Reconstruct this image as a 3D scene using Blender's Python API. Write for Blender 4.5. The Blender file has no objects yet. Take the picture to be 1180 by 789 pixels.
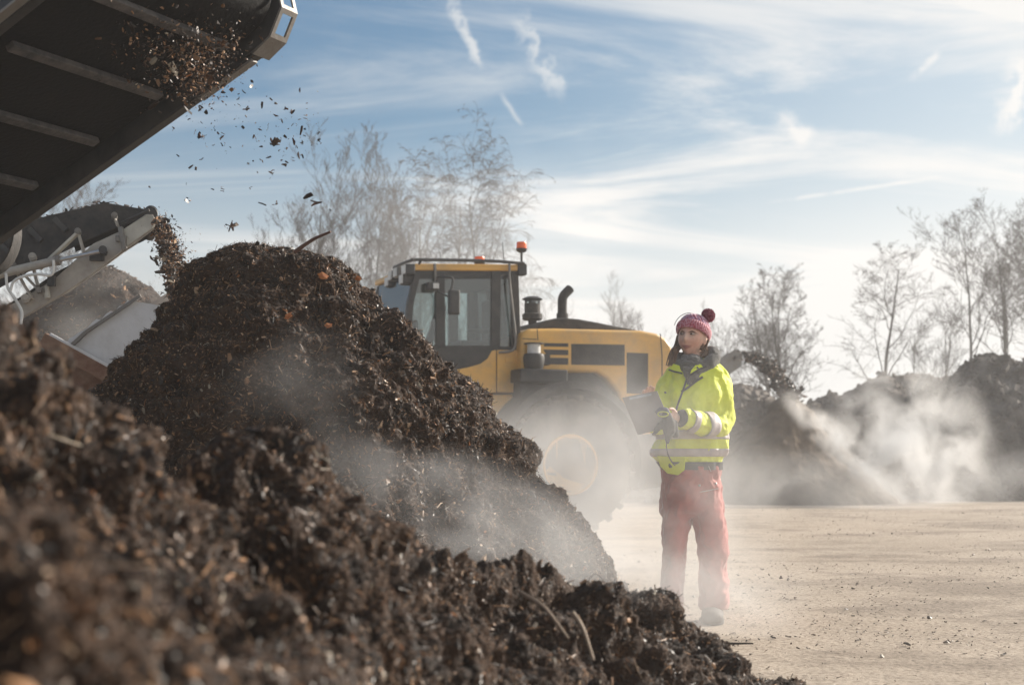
STEAM = True
import bpy, bmesh, math, random
import numpy as np
from mathutils import Vector, Matrix
random.seed(7); rng = np.random.default_rng(7)
R = math.radians; PI = math.pi
scene = bpy.context.scene
col = scene.collection
# ------------------------------------------------------------------ camera measure
F = 1639.0; CAMH = 0.88; PITCH = math.atan((530 - 394.5) / F)
CAM = np.array([0, 0, CAMH])
def ray(px, py):
    x = (px - 590) / F; yc = -(py - 394.5) / F
    return np.array([x, math.cos(PITCH) - yc * math.sin(PITCH), math.sin(PITCH) + yc * math.cos(PITCH)])
def P(px, py, Y):
    d = ray(px, py); return CAM + d * (Y / d[1])
# ------------------------------------------------------------------ tags
def tag(o, label=None, cat=None, group=None, kind=None):
    if label: o['label'] = label
    if cat: o['category'] = cat
    if group: o['group'] = group
    if kind: o['kind'] = kind
    return o
def empty(name, loc=(0, 0, 0), rz=0, parent=None):
    o = bpy.data.objects.new(name, None); col.objects.link(o)
    o.empty_display_size = 0.2
    o.location = loc; o.rotation_euler = (0, 0, rz)
    if parent: o.parent = parent
    return o
# ------------------------------------------------------------------ noise
def _h(ix, iy, iz, s):
    n = (ix.astype(np.int64) * 73856093) ^ (iy.astype(np.int64) * 19349663) ^ (iz.astype(np.int64) * 83492791) ^ (s * 2654435761)
    n = (n ^ (n >> 13)) * 1274126177 & 0xFFFFFFFF
    n = (n ^ (n >> 16)) * 2246822519 & 0xFFFFFFFF
    return ((n ^ (n >> 15)) & 0xFFFFFF) / float(0xFFFFFF)
def vnoise(p, s=0):
    p = np.asarray(p, float); i = np.floor(p); f = p - i; f = f * f * (3 - 2 * f)
    x, y, z = i[:, 0], i[:, 1], i[:, 2]; fx, fy, fz = f[:, 0], f[:, 1], f[:, 2]
    def c(a, b, d): return _h(x + a, y + b, z + d, s)
    a = c(0,0,0)*(1-fx)+c(1,0,0)*fx; b = c(0,1,0)*(1-fx)+c(1,1,0)*fx
    e = c(0,0,1)*(1-fx)+c(1,0,1)*fx; g = c(0,1,1)*(1-fx)+c(1,1,1)*fx
    return ((a*(1-fy)+b*fy)*(1-fz) + (e*(1-fy)+g*fy)*fz) * 2 - 1
def fbm(p, scale, oct=4, s=0, gain=.5):
    r = 0; a = 1; p = np.asarray(p, float) / scale
    for k in range(oct):
        r = r + a * vnoise(p + k * 17.3, s + k); a *= gain; p = p * 2.03
    return r
# ------------------------------------------------------------------ mesh helpers
def np_mesh(name, verts, faces, mat=None, parent=None, smooth=True, tint=None):
    """verts Nx3, faces list of arrays (MxK)."""
    me = bpy.data.meshes.new(name)
    verts = np.asarray(verts, np.float32)
    me.vertices.add(len(verts)); me.vertices.foreach_set('co', verts.ravel())
    if not isinstance(faces, list): faces = [faces]
    faces = [np.asarray(f, np.int32) for f in faces if len(f)]
    loops = np.concatenate([f.ravel() for f in faces]); tot = np.concatenate([np.full(len(f), f.shape[1], np.int32) for f in faces])
    start = np.concatenate([[0], np.cumsum(tot)[:-1]]).astype(np.int32)
    me.loops.add(len(loops)); me.loops.foreach_set('vertex_index', loops)
    me.polygons.add(len(tot)); me.polygons.foreach_set('loop_start', start)
    me.polygons.foreach_set('use_smooth', np.full(len(tot), smooth))
    me.update(calc_edges=True); me.validate()
    if tint is not None:
        a = me.color_attributes.new('tint', 'FLOAT_COLOR', 'POINT')
        c = np.ones((len(verts), 4), np.float32); c[:, :3] = tint; a.data.foreach_set('color', c.ravel())
    o = bpy.data.objects.new(name, me); col.objects.link(o)
    if mat: me.materials.append(mat)
    if parent: o.parent = parent
    return o
class MB:
    def __init__(s): s.v = []; s.f = []
    def add(s, vs, fs):
        n = len(s.v); s.v += [tuple(map(float, v)) for v in vs]; s.f += [tuple(n + i for i in f) for f in fs]
    def box(s, c, size, rot=None):
        a, b, d = [x / 2 for x in size]
        vs = [Vector((x, y, z)) for x in (-a, a) for y in (-b, b) for z in (-d, d)]
        if rot is not None:
            m = rot if isinstance(rot, Matrix) else Matrix.Rotation(rot, 3, 'Y'); vs = [m @ v for v in vs]
        vs = [v + Vector(c) for v in vs]
        s.add(vs, [(0,1,3,2),(4,6,7,5),(0,4,5,1),(2,3,7,6),(0,2,6,4),(1,5,7,3)])
    def bar(s, p, q, w, h, up=(0, 0, 1)):
        p = Vector(p); q = Vector(q); d = (q - p).normalized(); u = Vector(up)
        x = d.cross(u).normalized(); y = x.cross(d)
        vs = []
        for e in (p, q):
            for a, b in ((-1,-1),(1,-1),(1,1),(-1,1)): vs.append(e + x * a * w / 2 + y * b * h / 2)
        s.add(vs, [(0,3,2,1),(4,5,6,7),(0,1,5,4),(1,2,6,5),(2,3,7,6),(3,0,4,7)])
    def prism(s, pts, y0, y1):          # outline in (x,z), extruded along y
        n = len(pts)
        vs = [(x, y0, z) for x, z in pts] + [(x, y1, z) for x, z in pts]
        s.add(vs, [tuple(range(n)), tuple(range(2*n-1, n-1, -1))] + [(i, n+i, n+(i+1) % n, (i+1) % n) for i in range(n)])
    def prism3(s, pts, vec):            # 3d planar outline, extruded along vec
        n = len(pts); vec = Vector(vec)
        vs = [Vector(p) for p in pts] + [Vector(p) + vec for p in pts]
        s.add(vs, [tuple(range(n)), tuple(range(2*n-1, n-1, -1))] + [(i, n+i, n+(i+1) % n, (i+1) % n) for i in range(n)])
    def tube(s, pts, rad, n=10, cap=True, flat=1.0, up=None):
        pts = [Vector(p) for p in pts]
        if not hasattr(rad, '__len__'): rad = [rad] * len(pts)
        t0 = (pts[1] - pts[0]).normalized()
        u = Vector(up) if up is not None else (Vector((0,0,1)) if abs(t0.z) < .9 else Vector((1,0,0)))
        vs = []; base = None
        for i, p in enumerate(pts):
            t = (pts[min(i+1, len(pts)-1)] - pts[max(i-1, 0)])
            t = t.normalized() if t.length > 1e-9 else t0
            u = (u - t * u.dot(t)).normalized(); w = t.cross(u)
            for k in range(n):
                a = 2*PI*k/n; vs.append(p + u * math.cos(a) * rad[i] * flat + w * math.sin(a) * rad[i])
        fs = [(i*n+k, i*n+(k+1) % n, (i+1)*n+(k+1) % n, (i+1)*n+k) for i in range(len(pts)-1) for k in range(n)]
        if cap: fs += [tuple(range(n-1, -1, -1)), tuple((len(pts)-1)*n+k for k in range(n))]
        s.add(vs, fs)
    def lathe(s, prof, c=(0,0,0), axis='Z', n=32):  # prof (r,h)
        vs = []
        for r, h in prof:
            for k in range(n):
                a = 2*PI*k/n; x, y = r*math.cos(a), r*math.sin(a)
                v = {'Z': (x, y, h), 'Y': (x, h, y), 'X': (h, x, y)}[axis]
                vs.append((v[0]+c[0], v[1]+c[1], v[2]+c[2]))
        m = len(prof)
        fs = [(i*n+k, i*n+(k+1) % n, (i+1)*n+(k+1) % n, (i+1)*n+k) for i in range(m-1) for k in range(n)]
        if prof[0][0] > 1e-6: fs.append(tuple(range(n-1, -1, -1)))
        if prof[-1][0] > 1e-6: fs.append(tuple((m-1)*n+k for k in range(n)))
        s.add(vs, fs)
    def ball(s, c, r, n=16, m=10, rot=None):
        if not hasattr(r, '__len__'): r = (r, r, r)
        vs = []
        for i in range(m+1):
            th = PI*i/m
            for k in range(n):
                a = 2*PI*k/n; v = Vector((r[0]*math.sin(th)*math.cos(a), r[1]*math.sin(th)*math.sin(a), r[2]*math.cos(th)))
                if rot is not None: v = rot @ v
                vs.append(v + Vector(c))
        s.add(vs, [(i*n+k, (i+1)*n+k, (i+1)*n+(k+1) % n, i*n+(k+1) % n) for i in range(m) for k in range(n)])
    def build(s, name, mat=None, parent=None, smooth=False, bevel=0, seg=2):
        me = bpy.data.meshes.new(name); me.from_pydata(s.v, [], s.f)
        bm = bmesh.new(); bm.from_mesh(me); bmesh.ops.remove_doubles(bm, verts=bm.verts, dist=1e-5)
        bmesh.ops.recalc_face_normals(bm, faces=bm.faces); bm.to_mesh(me); bm.free()
        if smooth:
            me.polygons.foreach_set('use_smooth', [True] * len(me.polygons)); 
            try: me.set_sharp_from_angle(angle=R(40))
            except Exception: pass
        o = bpy.data.objects.new(name, me); col.objects.link(o)
        if mat: me.materials.append(mat)
        if parent: o.parent = parent
        if bevel:
            b = o.modifiers.new('b', 'BEVEL'); b.width = bevel; b.segments = seg; b.limit_method = 'ANGLE'; b.angle_limit = R(35)
        return o
def remeshed(mb, voxel):
    """union of the overlapping closed shapes of mb as one continuous skin: verts, list of face arrays"""
    o = mb.build('tmp_body'); m = o.modifiers.new('r', 'REMESH'); m.mode = 'VOXEL'; m.voxel_size = voxel
    sm = o.modifiers.new('s', 'SMOOTH'); sm.factor = .5; sm.iterations = 3
    dg = bpy.context.evaluated_depsgraph_get(); e = o.evaluated_get(dg); me = e.to_mesh()
    v = np.empty(len(me.vertices)*3, np.float32); me.vertices.foreach_get('co', v); v = v.reshape(-1, 3).copy()
    nrm = np.empty(len(me.vertices)*3, np.float32); me.vertices.foreach_get('normal', nrm); nrm = nrm.reshape(-1, 3).copy()
    lt = np.empty(len(me.polygons), np.int32); me.polygons.foreach_get('loop_total', lt)
    lv = np.empty(len(me.loops), np.int32); me.loops.foreach_get('vertex_index', lv)
    fs = []; st = np.concatenate([[0], np.cumsum(lt)[:-1]])
    for k in np.unique(lt):
        ss = st[lt == k]; fs.append(lv[ss[:, None] + np.arange(k)])
    e.to_mesh_clear(); old = o.data; bpy.data.objects.remove(o); bpy.data.meshes.remove(old)
    return v, fs, nrm
# ------------------------------------------------------------------ materials
def nt(name):
    m = bpy.data.materials.new(name); m.use_nodes = True; t = m.node_tree
    return m, t, t.nodes, t.links, t.nodes['Principled BSDF']
def mat(name, c, rough=.6, metal=0, c2=None, scale=8, bump=0, bscale=40, spec=.5, coat=0, thr=(.35, .65), detail=6, sheen=0):
    m, t, N, L, b = nt(name)
    b.inputs['Roughness'].default_value = rough; b.inputs['Metallic'].default_value = metal
    b.inputs['Specular IOR Level'].default_value = spec; b.inputs['Coat Weight'].default_value = coat
    b.inputs['Sheen Weight'].default_value = sheen
    b.inputs['Base Color'].default_value = (*c, 1)
    tc = N.new('ShaderNodeTexCoord')
    if c2 is not None:
        n = N.new('ShaderNodeTexNoise'); n.inputs['Scale'].default_value = scale; n.inputs['Detail'].default_value = detail
        n.inputs['Roughness'].default_value = .65
        r = N.new('ShaderNodeValToRGB'); r.color_ramp.elements[0].position = thr[0]; r.color_ramp.elements[1].position = thr[1]
        r.color_ramp.elements[0].color = (*c, 1); r.color_ramp.elements[1].color = (*c2, 1)
        L.new(tc.outputs['Object'], n.inputs['Vector']); L.new(n.outputs['Fac'], r.inputs['Fac']); L.new(r.outputs['Color'], b.inputs['Base Color'])
        q = N.new('ShaderNodeMapRange'); q.inputs['To Min'].default_value = rough - .1; q.inputs['To Max'].default_value = min(1, rough + .2)
        L.new(n.outputs['Fac'], q.inputs['Value']); L.new(q.outputs['Result'], b.inputs['Roughness'])
    if bump:
        n2 = N.new('ShaderNodeTexNoise'); n2.inputs['Scale'].default_value = bscale; n2.inputs['Detail'].default_value = 8
        bp = N.new('ShaderNodeBump'); bp.inputs['Strength'].default_value = bump; bp.inputs['Distance'].default_value = .02
        L.new(tc.outputs['Object'], n2.inputs['Vector']); L.new(n2.outputs['Fac'], bp.inputs['Height']); L.new(bp.outputs['Normal'], b.inputs['Normal'])
    return m
def mat_tint(name, rough=.5, spec=.5, mul=1.0):
    m, t, N, L, b = nt(name)
    a = N.new('ShaderNodeVertexColor'); a.layer_name = 'tint'
    L.new(a.outputs['Color'], b.inputs['Base Color'])
    b.inputs['Roughness'].default_value = rough; b.inputs['Specular IOR Level'].default_value = spec
    return m
def mat_glass(name, tint=(.75, .82, .82), mixf=.12, rough=.02):
    m, t, N, L, b = nt(name); N.remove(b); out = N['Material Output']
    tr = N.new('ShaderNodeBsdfTransparent'); tr.inputs['Color'].default_value = (*tint, 1)
    gl = N.new('ShaderNodeBsdfGlossy'); gl.inputs['Roughness'].default_value = rough
    fr = N.new('ShaderNodeFresnel'); fr.inputs['IOR'].default_value = 1.5
    ad = N.new('ShaderNodeMath'); ad.operation = 'ADD'; ad.inputs[1].default_value = mixf; ad.use_clamp = True
    mx = N.new('ShaderNodeMixShader')
    L.new(fr.outputs['Fac'], ad.inputs[0]); L.new(ad.outputs[0], mx.inputs['Fac']); L.new(tr.outputs[0], mx.inputs[1]); L.new(gl.outputs[0], mx.inputs[2])
    L.new(mx.outputs[0], out.inputs['Surface']); return m
M = {}
M['soil'] = mat('compost soil', (.012, .007, .0045), .8, c2=(.062, .034, .019), scale=9, bump=.9, bscale=60, spec=.3)
M['soil_grey'] = mat('weathered compost', (.075, .063, .052), .85, c2=(.22, .19, .165), scale=1.1, bump=1, bscale=14, spec=.2)
M['chips'] = mat_tint('bark chips', .45, .30)
M['yellow'] = mat('yellow machine paint', (.72, .40, .085), .42, c2=(.50, .31, .12), scale=3.4, thr=(.42,.72), bump=.04, bscale=9, coat=.15)
M['black'] = mat('black painted steel', (.018, .018, .02), .5, c2=(.05, .047, .044), scale=6, bump=.1, bscale=30)
M['dark_rubber'] = mat('dirty rubber', (.016, .016, .017), .7, c2=(.06, .052, .045), scale=7, bump=.3, bscale=40)
M['tyre'] = mat('dusty tyre rubber', (.03, .028, .026), .85, c2=(.13, .11, .09), scale=4, bump=.3, bscale=20)
M['glass'] = mat_glass('cab glass', (.74, .80, .80), .05)
M['glass_painted_sky'] = mat_glass('front glass with painted sky reflection', (.16, .40, .66), .10)  # blue sky reflection on the windscreen, put into the glass colour
M['steel'] = mat('bright steel', (.55, .55, .56), .3, metal=1, c2=(.4, .4, .4), scale=10)
M['cream'] = mat('cream machine paint', (.52, .50, .43), .5, c2=(.36, .34, .30), scale=6, bump=.1, bscale=30)
M['grey_paint'] = mat('grey machine paint', (.46, .43, .38), .5, c2=(.24, .215, .19), scale=4, bump=.1, bscale=30)
M['belt'] = mat('conveyor belt rubber', (.003, .003, .0035), .7, spec=.15, c2=(.009, .008, .007), scale=5, bump=.25, bscale=50)
M['cleat'] = mat('worn grey cleat rubber', (.035, .035, .037), .7, c2=(.11, .10, .095), scale=14, bump=.3, bscale=60)
M['galv'] = mat('dusty galvanised steel', (.20, .195, .185), .5, metal=.3, c2=(.18, .16, .14), scale=12, bump=.15, bscale=50)
M['orange'] = mat('orange beacon lens', (.85, .13, .02), .25, spec=.6)
M['rust'] = mat('rusty steel', (.14, .06, .035), .8, c2=(.25, .16, .11), scale=9, bump=.3)
M['sheet'] = mat('pale steel sheet', (.62, .62, .63), .5, c2=(.42, .41, .40), scale=3, bump=.1, thr=(.45, .8))
M['skin'] = mat_tint('skin', .5, .4)
M['white'] = mat('white plastic', (.7, .7, .68), .4, c2=(.5, .5, .48))
M['bark'] = mat('grey tree bark', (.035, .032, .030), .9, c2=(.075, .065, .055), scale=3, spec=.1)
M['twig'] = mat('fine bare twigs', (.035, .024, .020), .9, c2=(.05, .036, .03), scale=2, spec=.05)
M['birchbark'] = mat('pale birch bark', (.20, .185, .165), .8, c2=(.05, .042, .038), scale=2.5, thr=(.45, .6))
# ================================================================== world, sun, camera
SKYLOC = (11.3, 5.0, 0)
SUN_AZ, SUN_EL = R(57), R(27)
w = bpy.data.worlds.new("World"); scene.world = w; w.use_nodes = True
N, L = w.node_tree.nodes, w.node_tree.links
bg = N['Background']; bg.inputs['Strength'].default_value = .1
sky = N.new('ShaderNodeTexSky'); sky.sky_type = 'NISHITA'; sky.sun_disc = False
sky.sun_elevation = SUN_EL; sky.sun_rotation = SUN_AZ; sky.dust_density = 1.5; sky.ozone_density = 2.0; sky.air_density = 1.2
def nd(t, **k):
    n = N.new(t)
    for a, b in k.items(): setattr(n, a, b)
    return n
def mth(op, a, b=None, clamp=False):
    n = nd('ShaderNodeMath', operation=op, use_clamp=clamp)
    for i, x in enumerate((a, b)):
        if x is None: continue
        if isinstance(x, (int, float)): n.inputs[i].default_value = x
        else: L.new(x, n.inputs[i])
    return n.outputs[0]
def vdot(vec, c):
    n = nd('ShaderNodeVectorMath', operation='DOT_PRODUCT'); L.new(vec, n.inputs[0]); n.inputs[1].default_value = tuple(c); return n.outputs['Value']
def smooth(x, a, b):
    n = nd('ShaderNodeMapRange', interpolation_type='SMOOTHSTEP'); L.new(x, n.inputs['Value'])
    n.inputs['From Min'].default_value = a; n.inputs['From Max'].default_value = b; return n.outputs['Result']
tc = nd('ShaderNodeTexCoord'); D = tc.outputs['Generated']
sep = nd('ShaderNodeSeparateXYZ'); L.new(D, sep.inputs[0]); X, Y_, Z = sep.outputs
den = mth('ADD', mth('MAXIMUM', Z, 0.0), .10)
cmb = nd('ShaderNodeCombineXYZ'); L.new(mth('DIVIDE', X, den), cmb.inputs[0]); L.new(mth('DIVIDE', Y_, den), cmb.inputs[1])
mp = nd('ShaderNodeMapping'); mp.inputs['Location'].default_value = SKYLOC; mp.inputs['Rotation'].default_value = (0, 0, R(-35)); mp.inputs['Scale'].default_value = (.6, 1.5, 1)
L.new(cmb.outputs[0], mp.inputs['Vector'])
n1 = nd('ShaderNodeTexNoise'); n1.inputs['Scale'].default_value = 1.0; n1.inputs['Detail'].default_value = 9; n1.inputs['Roughness'].default_value = .62; n1.inputs['Distortion'].default_value = 1.1
L.new(mp.outputs[0], n1.inputs['Vector'])
n2 = nd('ShaderNodeTexNoise'); n2.inputs['Scale'].default_value = .5; n2.inputs['Detail'].default_value = 3; L.new(cmb.outputs[0], n2.inputs['Vector'])
cirr = mth('MULTIPLY', smooth(n1.outputs['Fac'], .42, .66), smooth(n2.outputs['Fac'], .30, .62))
veil = mth('SUBTRACT', 1.0, smooth(Z, .02, .25))
right = smooth(X, -.10, .42)
f = mth('ADD', mth('MULTIPLY', cirr, .72), mth('MULTIPLY', veil, .88))
f = mth('ADD', f, mth('MULTIPLY', right, .52))
def streak(a, b, width, amp, wob=.4):
    a = ray(*a); b = ray(*b); a = a/np.linalg.norm(a); b = b/np.linalg.norm(b)
    n = np.cross(a, b); n /= np.linalg.norm(n); t = (b-a); Ln = np.linalg.norm(t); t /= Ln
    nz = nd('ShaderNodeTexNoise'); nz.inputs['Scale'].default_value = 75; nz.inputs['Detail'].default_value = 5; L.new(D, nz.inputs['Vector'])
    off = mth('MULTIPLY', mth('SUBTRACT', nz.outputs['Fac'], .5), width*3*wob)
    d = mth('ABSOLUTE', mth('ADD', vdot(D, n), off))
    m1 = mth('SUBTRACT', 1.0, smooth(d, 0, width))
    s = mth('SUBTRACT', vdot(D, t), float(np.dot(a, t)))
    m2 = mth('MULTIPLY', smooth(s, -.004, Ln*.25), mth('SUBTRACT', 1.0, smooth(s, Ln*.75, Ln*1.05)))
    return mth('MULTIPLY', mth('MULTIPLY', mth('MULTIPLY', m1, m2), amp), smooth(nz.outputs['Fac'], .2, .55))
for a in (((516,-5),(556,80),.0052,.62,1.1), ((596,15),(648,118),.0075,.42,1.4), ((578,110),(602,146),.003,.4),
          ((880,234),(1085,204),.0022,.30,.1), ((1185,60),(1150,160),.010,.4,1.2), ((895,130),(935,165),.010,.45), ((1050,90),(1085,60),.004,.35), ((1105,3),(1190,20),.004,.5)):
    f = mth('ADD', f, streak(*a))
f = mth('MINIMUM', f, .97)
gam = nd('ShaderNodeMix', data_type='RGBA'); gam.blend_type = 'MULTIPLY'; gam.inputs['Factor'].default_value = 1
L.new(sky.outputs[0], gam.inputs[6]); gam.inputs[7].default_value = (.085, .31, .44, 1)
mx = nd('ShaderNodeMix', data_type='RGBA'); L.new(f, mx.inputs['Factor']); L.new(gam.outputs[2], mx.inputs[6])
mx.inputs[7].default_value = (4.85, 4.82, 4.72, 1)
L.new(mx.outputs[2], bg.inputs['Color'])
sl = bpy.data.lights.new('sun', 'SUN'); sl.energy = 5.0; sl.angle = R(.6); sl.color = (1, .91, .80)
so = bpy.data.objects.new('sun', sl); col.objects.link(so)
sd = Vector((math.sin(SUN_AZ)*math.cos(SUN_EL), math.cos(SUN_AZ)*math.cos(SUN_EL), math.sin(SUN_EL)))
so.rotation_euler = sd.to_track_quat('Z', 'Y').to_euler(); so.location = (20, 20, 30)
cd = bpy.data.cameras.new('camera'); cam = bpy.data.objects.new('camera', cd); col.objects.link(cam); scene.camera = cam
cam.location = (0, 0, CAMH); cam.rotation_euler = (PI/2 + PITCH, 0, 0)
cd.sensor_width = 36; cd.lens = 50.0; cd.clip_start = .05; cd.clip_end = 3000
cd.dof.use_dof = True; cd.dof.focus_distance = 7.9; cd.dof.aperture_fstop = 3.2
scene.view_settings.view_transform = 'Standard'; scene.view_settings.look = 'None'
scene.view_settings.gamma = 1; scene.view_settings.exposure = .84
scene.cycles.max_bounces = 6; scene.cycles.transparent_max_bounces = 16; scene.cycles.volume_bounces = 1
scene.cycles.volume_step_rate = 1.0; scene.cycles.volume_max_steps = 96
scene.cycles.use_denoising = True
scene.cycles.sample_clamp_indirect = 4
# ================================================================== ground
def gz(p):
    return fbm(np.c_[p[:, 0], p[:, 1], p[:, 0]*0], 3.2, 3, 3)*.014 + fbm(np.c_[p[:, 0], p[:, 1], p[:, 0]*0], .16, 3, 4)*.005
xs = np.concatenate([-np.geomspace(900, 14, 30), np.linspace(-13.6, 13.6, 330), np.geomspace(14, 900, 30)])
ys = np.concatenate([np.linspace(-12, 2.5, 25), np.linspace(2.6, 30, 520), np.geomspace(30.3, 1400, 60)])
gx, gy = np.meshgrid(xs, ys); g = np.c_[gx.ravel(), gy.ravel()]
fade = np.clip((45-g[:, 1])/20, 0, 1)
g3 = np.c_[g, gz(g)*fade]
nx, ny = len(xs), len(ys); ii = (np.arange(ny-1)[:, None]*nx + np.arange(nx-1)).ravel()
m, t, N_, L_, b = nt('dusty compacted yard')
tcg = N_.new('ShaderNodeTexCoord')
def gnoise(scale, sc=(1, 1, 1), detail=8, rough=.6):
    mpn = N_.new('ShaderNodeMapping'); mpn.inputs['Scale'].default_value = sc; L_.new(tcg.outputs['Object'], mpn.inputs['Vector'])
    n = N_.new('ShaderNodeTexNoise'); n.inputs['Scale'].default_value = scale; n.inputs['Detail'].default_value = detail; n.inputs['Roughness'].default_value = rough
    L_.new(mpn.outputs[0], n.inputs['Vector']); return n.outputs['Fac']
def ramp(fac, c0, c1, p0, p1):
    r = N_.new('ShaderNodeValToRGB'); r.color_ramp.elements[0].position = p0; r.color_ramp.elements[1].position = p1
    r.color_ramp.elements[0].color = (*c0, 1); r.color_ramp.elements[1].color = (*c1, 1); L_.new(fac, r.inputs['Fac']); return r.outputs['Color']
c1 = ramp(gnoise(.5, (.8, 1, 1)), (.37, .305, .24), (.47, .395, .32), .3, .7)
c2 = ramp(gnoise(38), (.45, .43, .41), (1, 1, 1), .32, .52)
c3 = ramp(gnoise(.75, (.7, 1, 1), 12, .72), (.40, .38, .37), (1, 1, 1), .41, .51)
m1 = N_.new('ShaderNodeMix'); m1.data_type = 'RGBA'; m1.blend_type = 'MULTIPLY'; m1.inputs['Factor'].default_value = 1; L_.new(c1, m1.inputs[6]); L_.new(c2, m1.inputs[7])
m2 = N_.new('ShaderNodeMix'); m2.data_type = 'RGBA'; m2.blend_type = 'MULTIPLY'; m2.inputs['Factor'].default_value = .55; L_.new(m1.outputs[2], m2.inputs[6]); L_.new(c3, m2.inputs[7])
L_.new(m2.outputs[2], b.inputs['Base Color']); b.inputs['Roughness'].default_value = .9; b.inputs['Specular IOR Level'].default_value = .25
bp = N_.new('ShaderNodeBump'); bp.inputs['Strength'].default_value = .7; bp.inputs['Distance'].default_value = .03
L_.new(gnoise(14, detail=10, rough=.7), bp.inputs['Height']); L_.new(bp.outputs['Normal'], b.inputs['Normal'])
ground = np_mesh('ground', g3, np.c_[ii, ii+1, ii+nx+1, ii+nx], m); tag(ground, kind='structure')
# ================================================================== chips scattered on surfaces
PAL = np.array([(.026,.014,.008),(.075,.037,.018),(.16,.082,.038),(.25,.135,.065),(.34,.20,.11),(.40,.27,.17),(.02,.014,.011),(.30,.11,.03),(.20,.17,.13),(.45,.38,.29)])
PW = np.array([.30,.22,.14,.085,.05,.022,.24,.008,.02,.008]); PW = PW/PW.sum()
def chip_mesh(name, pos, nrm, size, mat_, parent=None, seed=1, tilt=.8, pal=PAL, pw=PW, aspect=(1.5, 5), lift=.3, smooth=False):
    r = np.random.default_rng(seed); n = len(pos)
    nrm = nrm/np.linalg.norm(nrm, axis=1)[:, None] + r.normal(0, tilt*.45, (n, 3)); nrm /= np.linalg.norm(nrm, axis=1)[:, None]
    d = r.normal(size=(n, 3)); d -= nrm*(d*nrm).sum(1)[:, None]*r.uniform(.6, 1, n)[:, None]; d /= np.linalg.norm(d, axis=1)[:, None]
    s = np.cross(nrm, d); s /= np.linalg.norm(s, axis=1)[:, None]; u = np.cross(d, s)
    Ln = size; W = size/r.uniform(aspect[0], aspect[1], n); T = W*r.uniform(.15, .6, n)
    bend = r.uniform(-.25, .35, n)*Ln; tp = r.uniform(.2, 1, (n, 3)); cen = pos + nrm*(size*lift)[:, None]*r.uniform(-.3, 1, n)[:, None]
    vs = np.empty((n, 9, 3))
    for j, tt in enumerate((-.5, 0, .5)):
        c = cen + d*(Ln*tt)[:, None] + u*(bend*(.25-tt*tt)*2)[:, None]
        wj = W*(tp[:, j] if j != 1 else 1)
        vs[:, j*3] = c - s*wj[:, None]/2; vs[:, j*3+1] = c + s*wj[:, None]/2; vs[:, j*3+2] = c + u*(T*(.4+.6*tp[:, j]))[:, None] + s*(wj*r.uniform(-.3, .3, n))[:, None]
    k = (np.arange(n)*9)[:, None]
    q = np.concatenate([k + np.array(a) for a in ((0,1,4,3),(1,2,5,4),(2,0,3,5),(3,4,7,6),(4,5,8,7),(5,3,6,8))])
    tr = np.concatenate([k + np.array(a) for a in ((0,2,1),(6,7,8))])
    c = pal[r.choice(len(pal), n, p=pw)]*r.uniform(.6, 1.3, (n, 1)); tint = np.repeat(c, 9, axis=0)
    return np_mesh(name, vs.reshape(-1, 3), [q, tr], mat_, parent, smooth, tint)
def sample_surface(V, Q, n, seed, weight=None):
    r = np.random.default_rng(seed); a, b_, c, d = [V[Q[:, i]] for i in range(4)]
    nn = np.cross(c-a, d-b_); ar = np.linalg.norm(nn, axis=1)+1e-12; nn = nn/ar[:, None]
    cen = (a+b_+c+d)/4; wt = ar.copy()
    if weight is not None: wt = wt*weight(cen, nn)
    i = r.choice(len(Q), n, p=wt/wt.sum()); u, v = r.random((n, 1)), r.random((n, 1))
    p = (a[i]*(1-u)+b_[i]*u)*(1-v) + (d[i]*(1-u)+c[i]*u)*v
    return p, nn[i]
def grid_quads(nr, nc, wrap=False):
    if wrap:
        i = (np.arange(nr-1)[:, None]*nc + np.arange(nc)).ravel(); j = (np.arange(nr-1)[:, None]*nc + (np.arange(nc)+1) % nc).ravel()
        return np.c_[i, j, j+nc, i+nc]
    i = (np.arange(nr-1)[:, None]*nc + np.arange(nc-1)).ravel(); return np.c_[i, i+1, i+nc+1, i+nc]
def grid_normals(G, wrap=False):
    du = (np.roll(G, -1, 1)-np.roll(G, 1, 1)) if wrap else np.gradient(G, axis=1); dv = np.gradient(G, axis=0)
    n = np.cross(du, dv); return n/(np.linalg.norm(n, axis=2)[..., None]+1e-12)
def camweight(front=1.0, back=.12):
    def f(c, n):
        d = CAM - c; d = d/np.linalg.norm(d, axis=1)[:, None]; return np.where((d*n).sum(1) > -.15, front, back)
    return f
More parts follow.
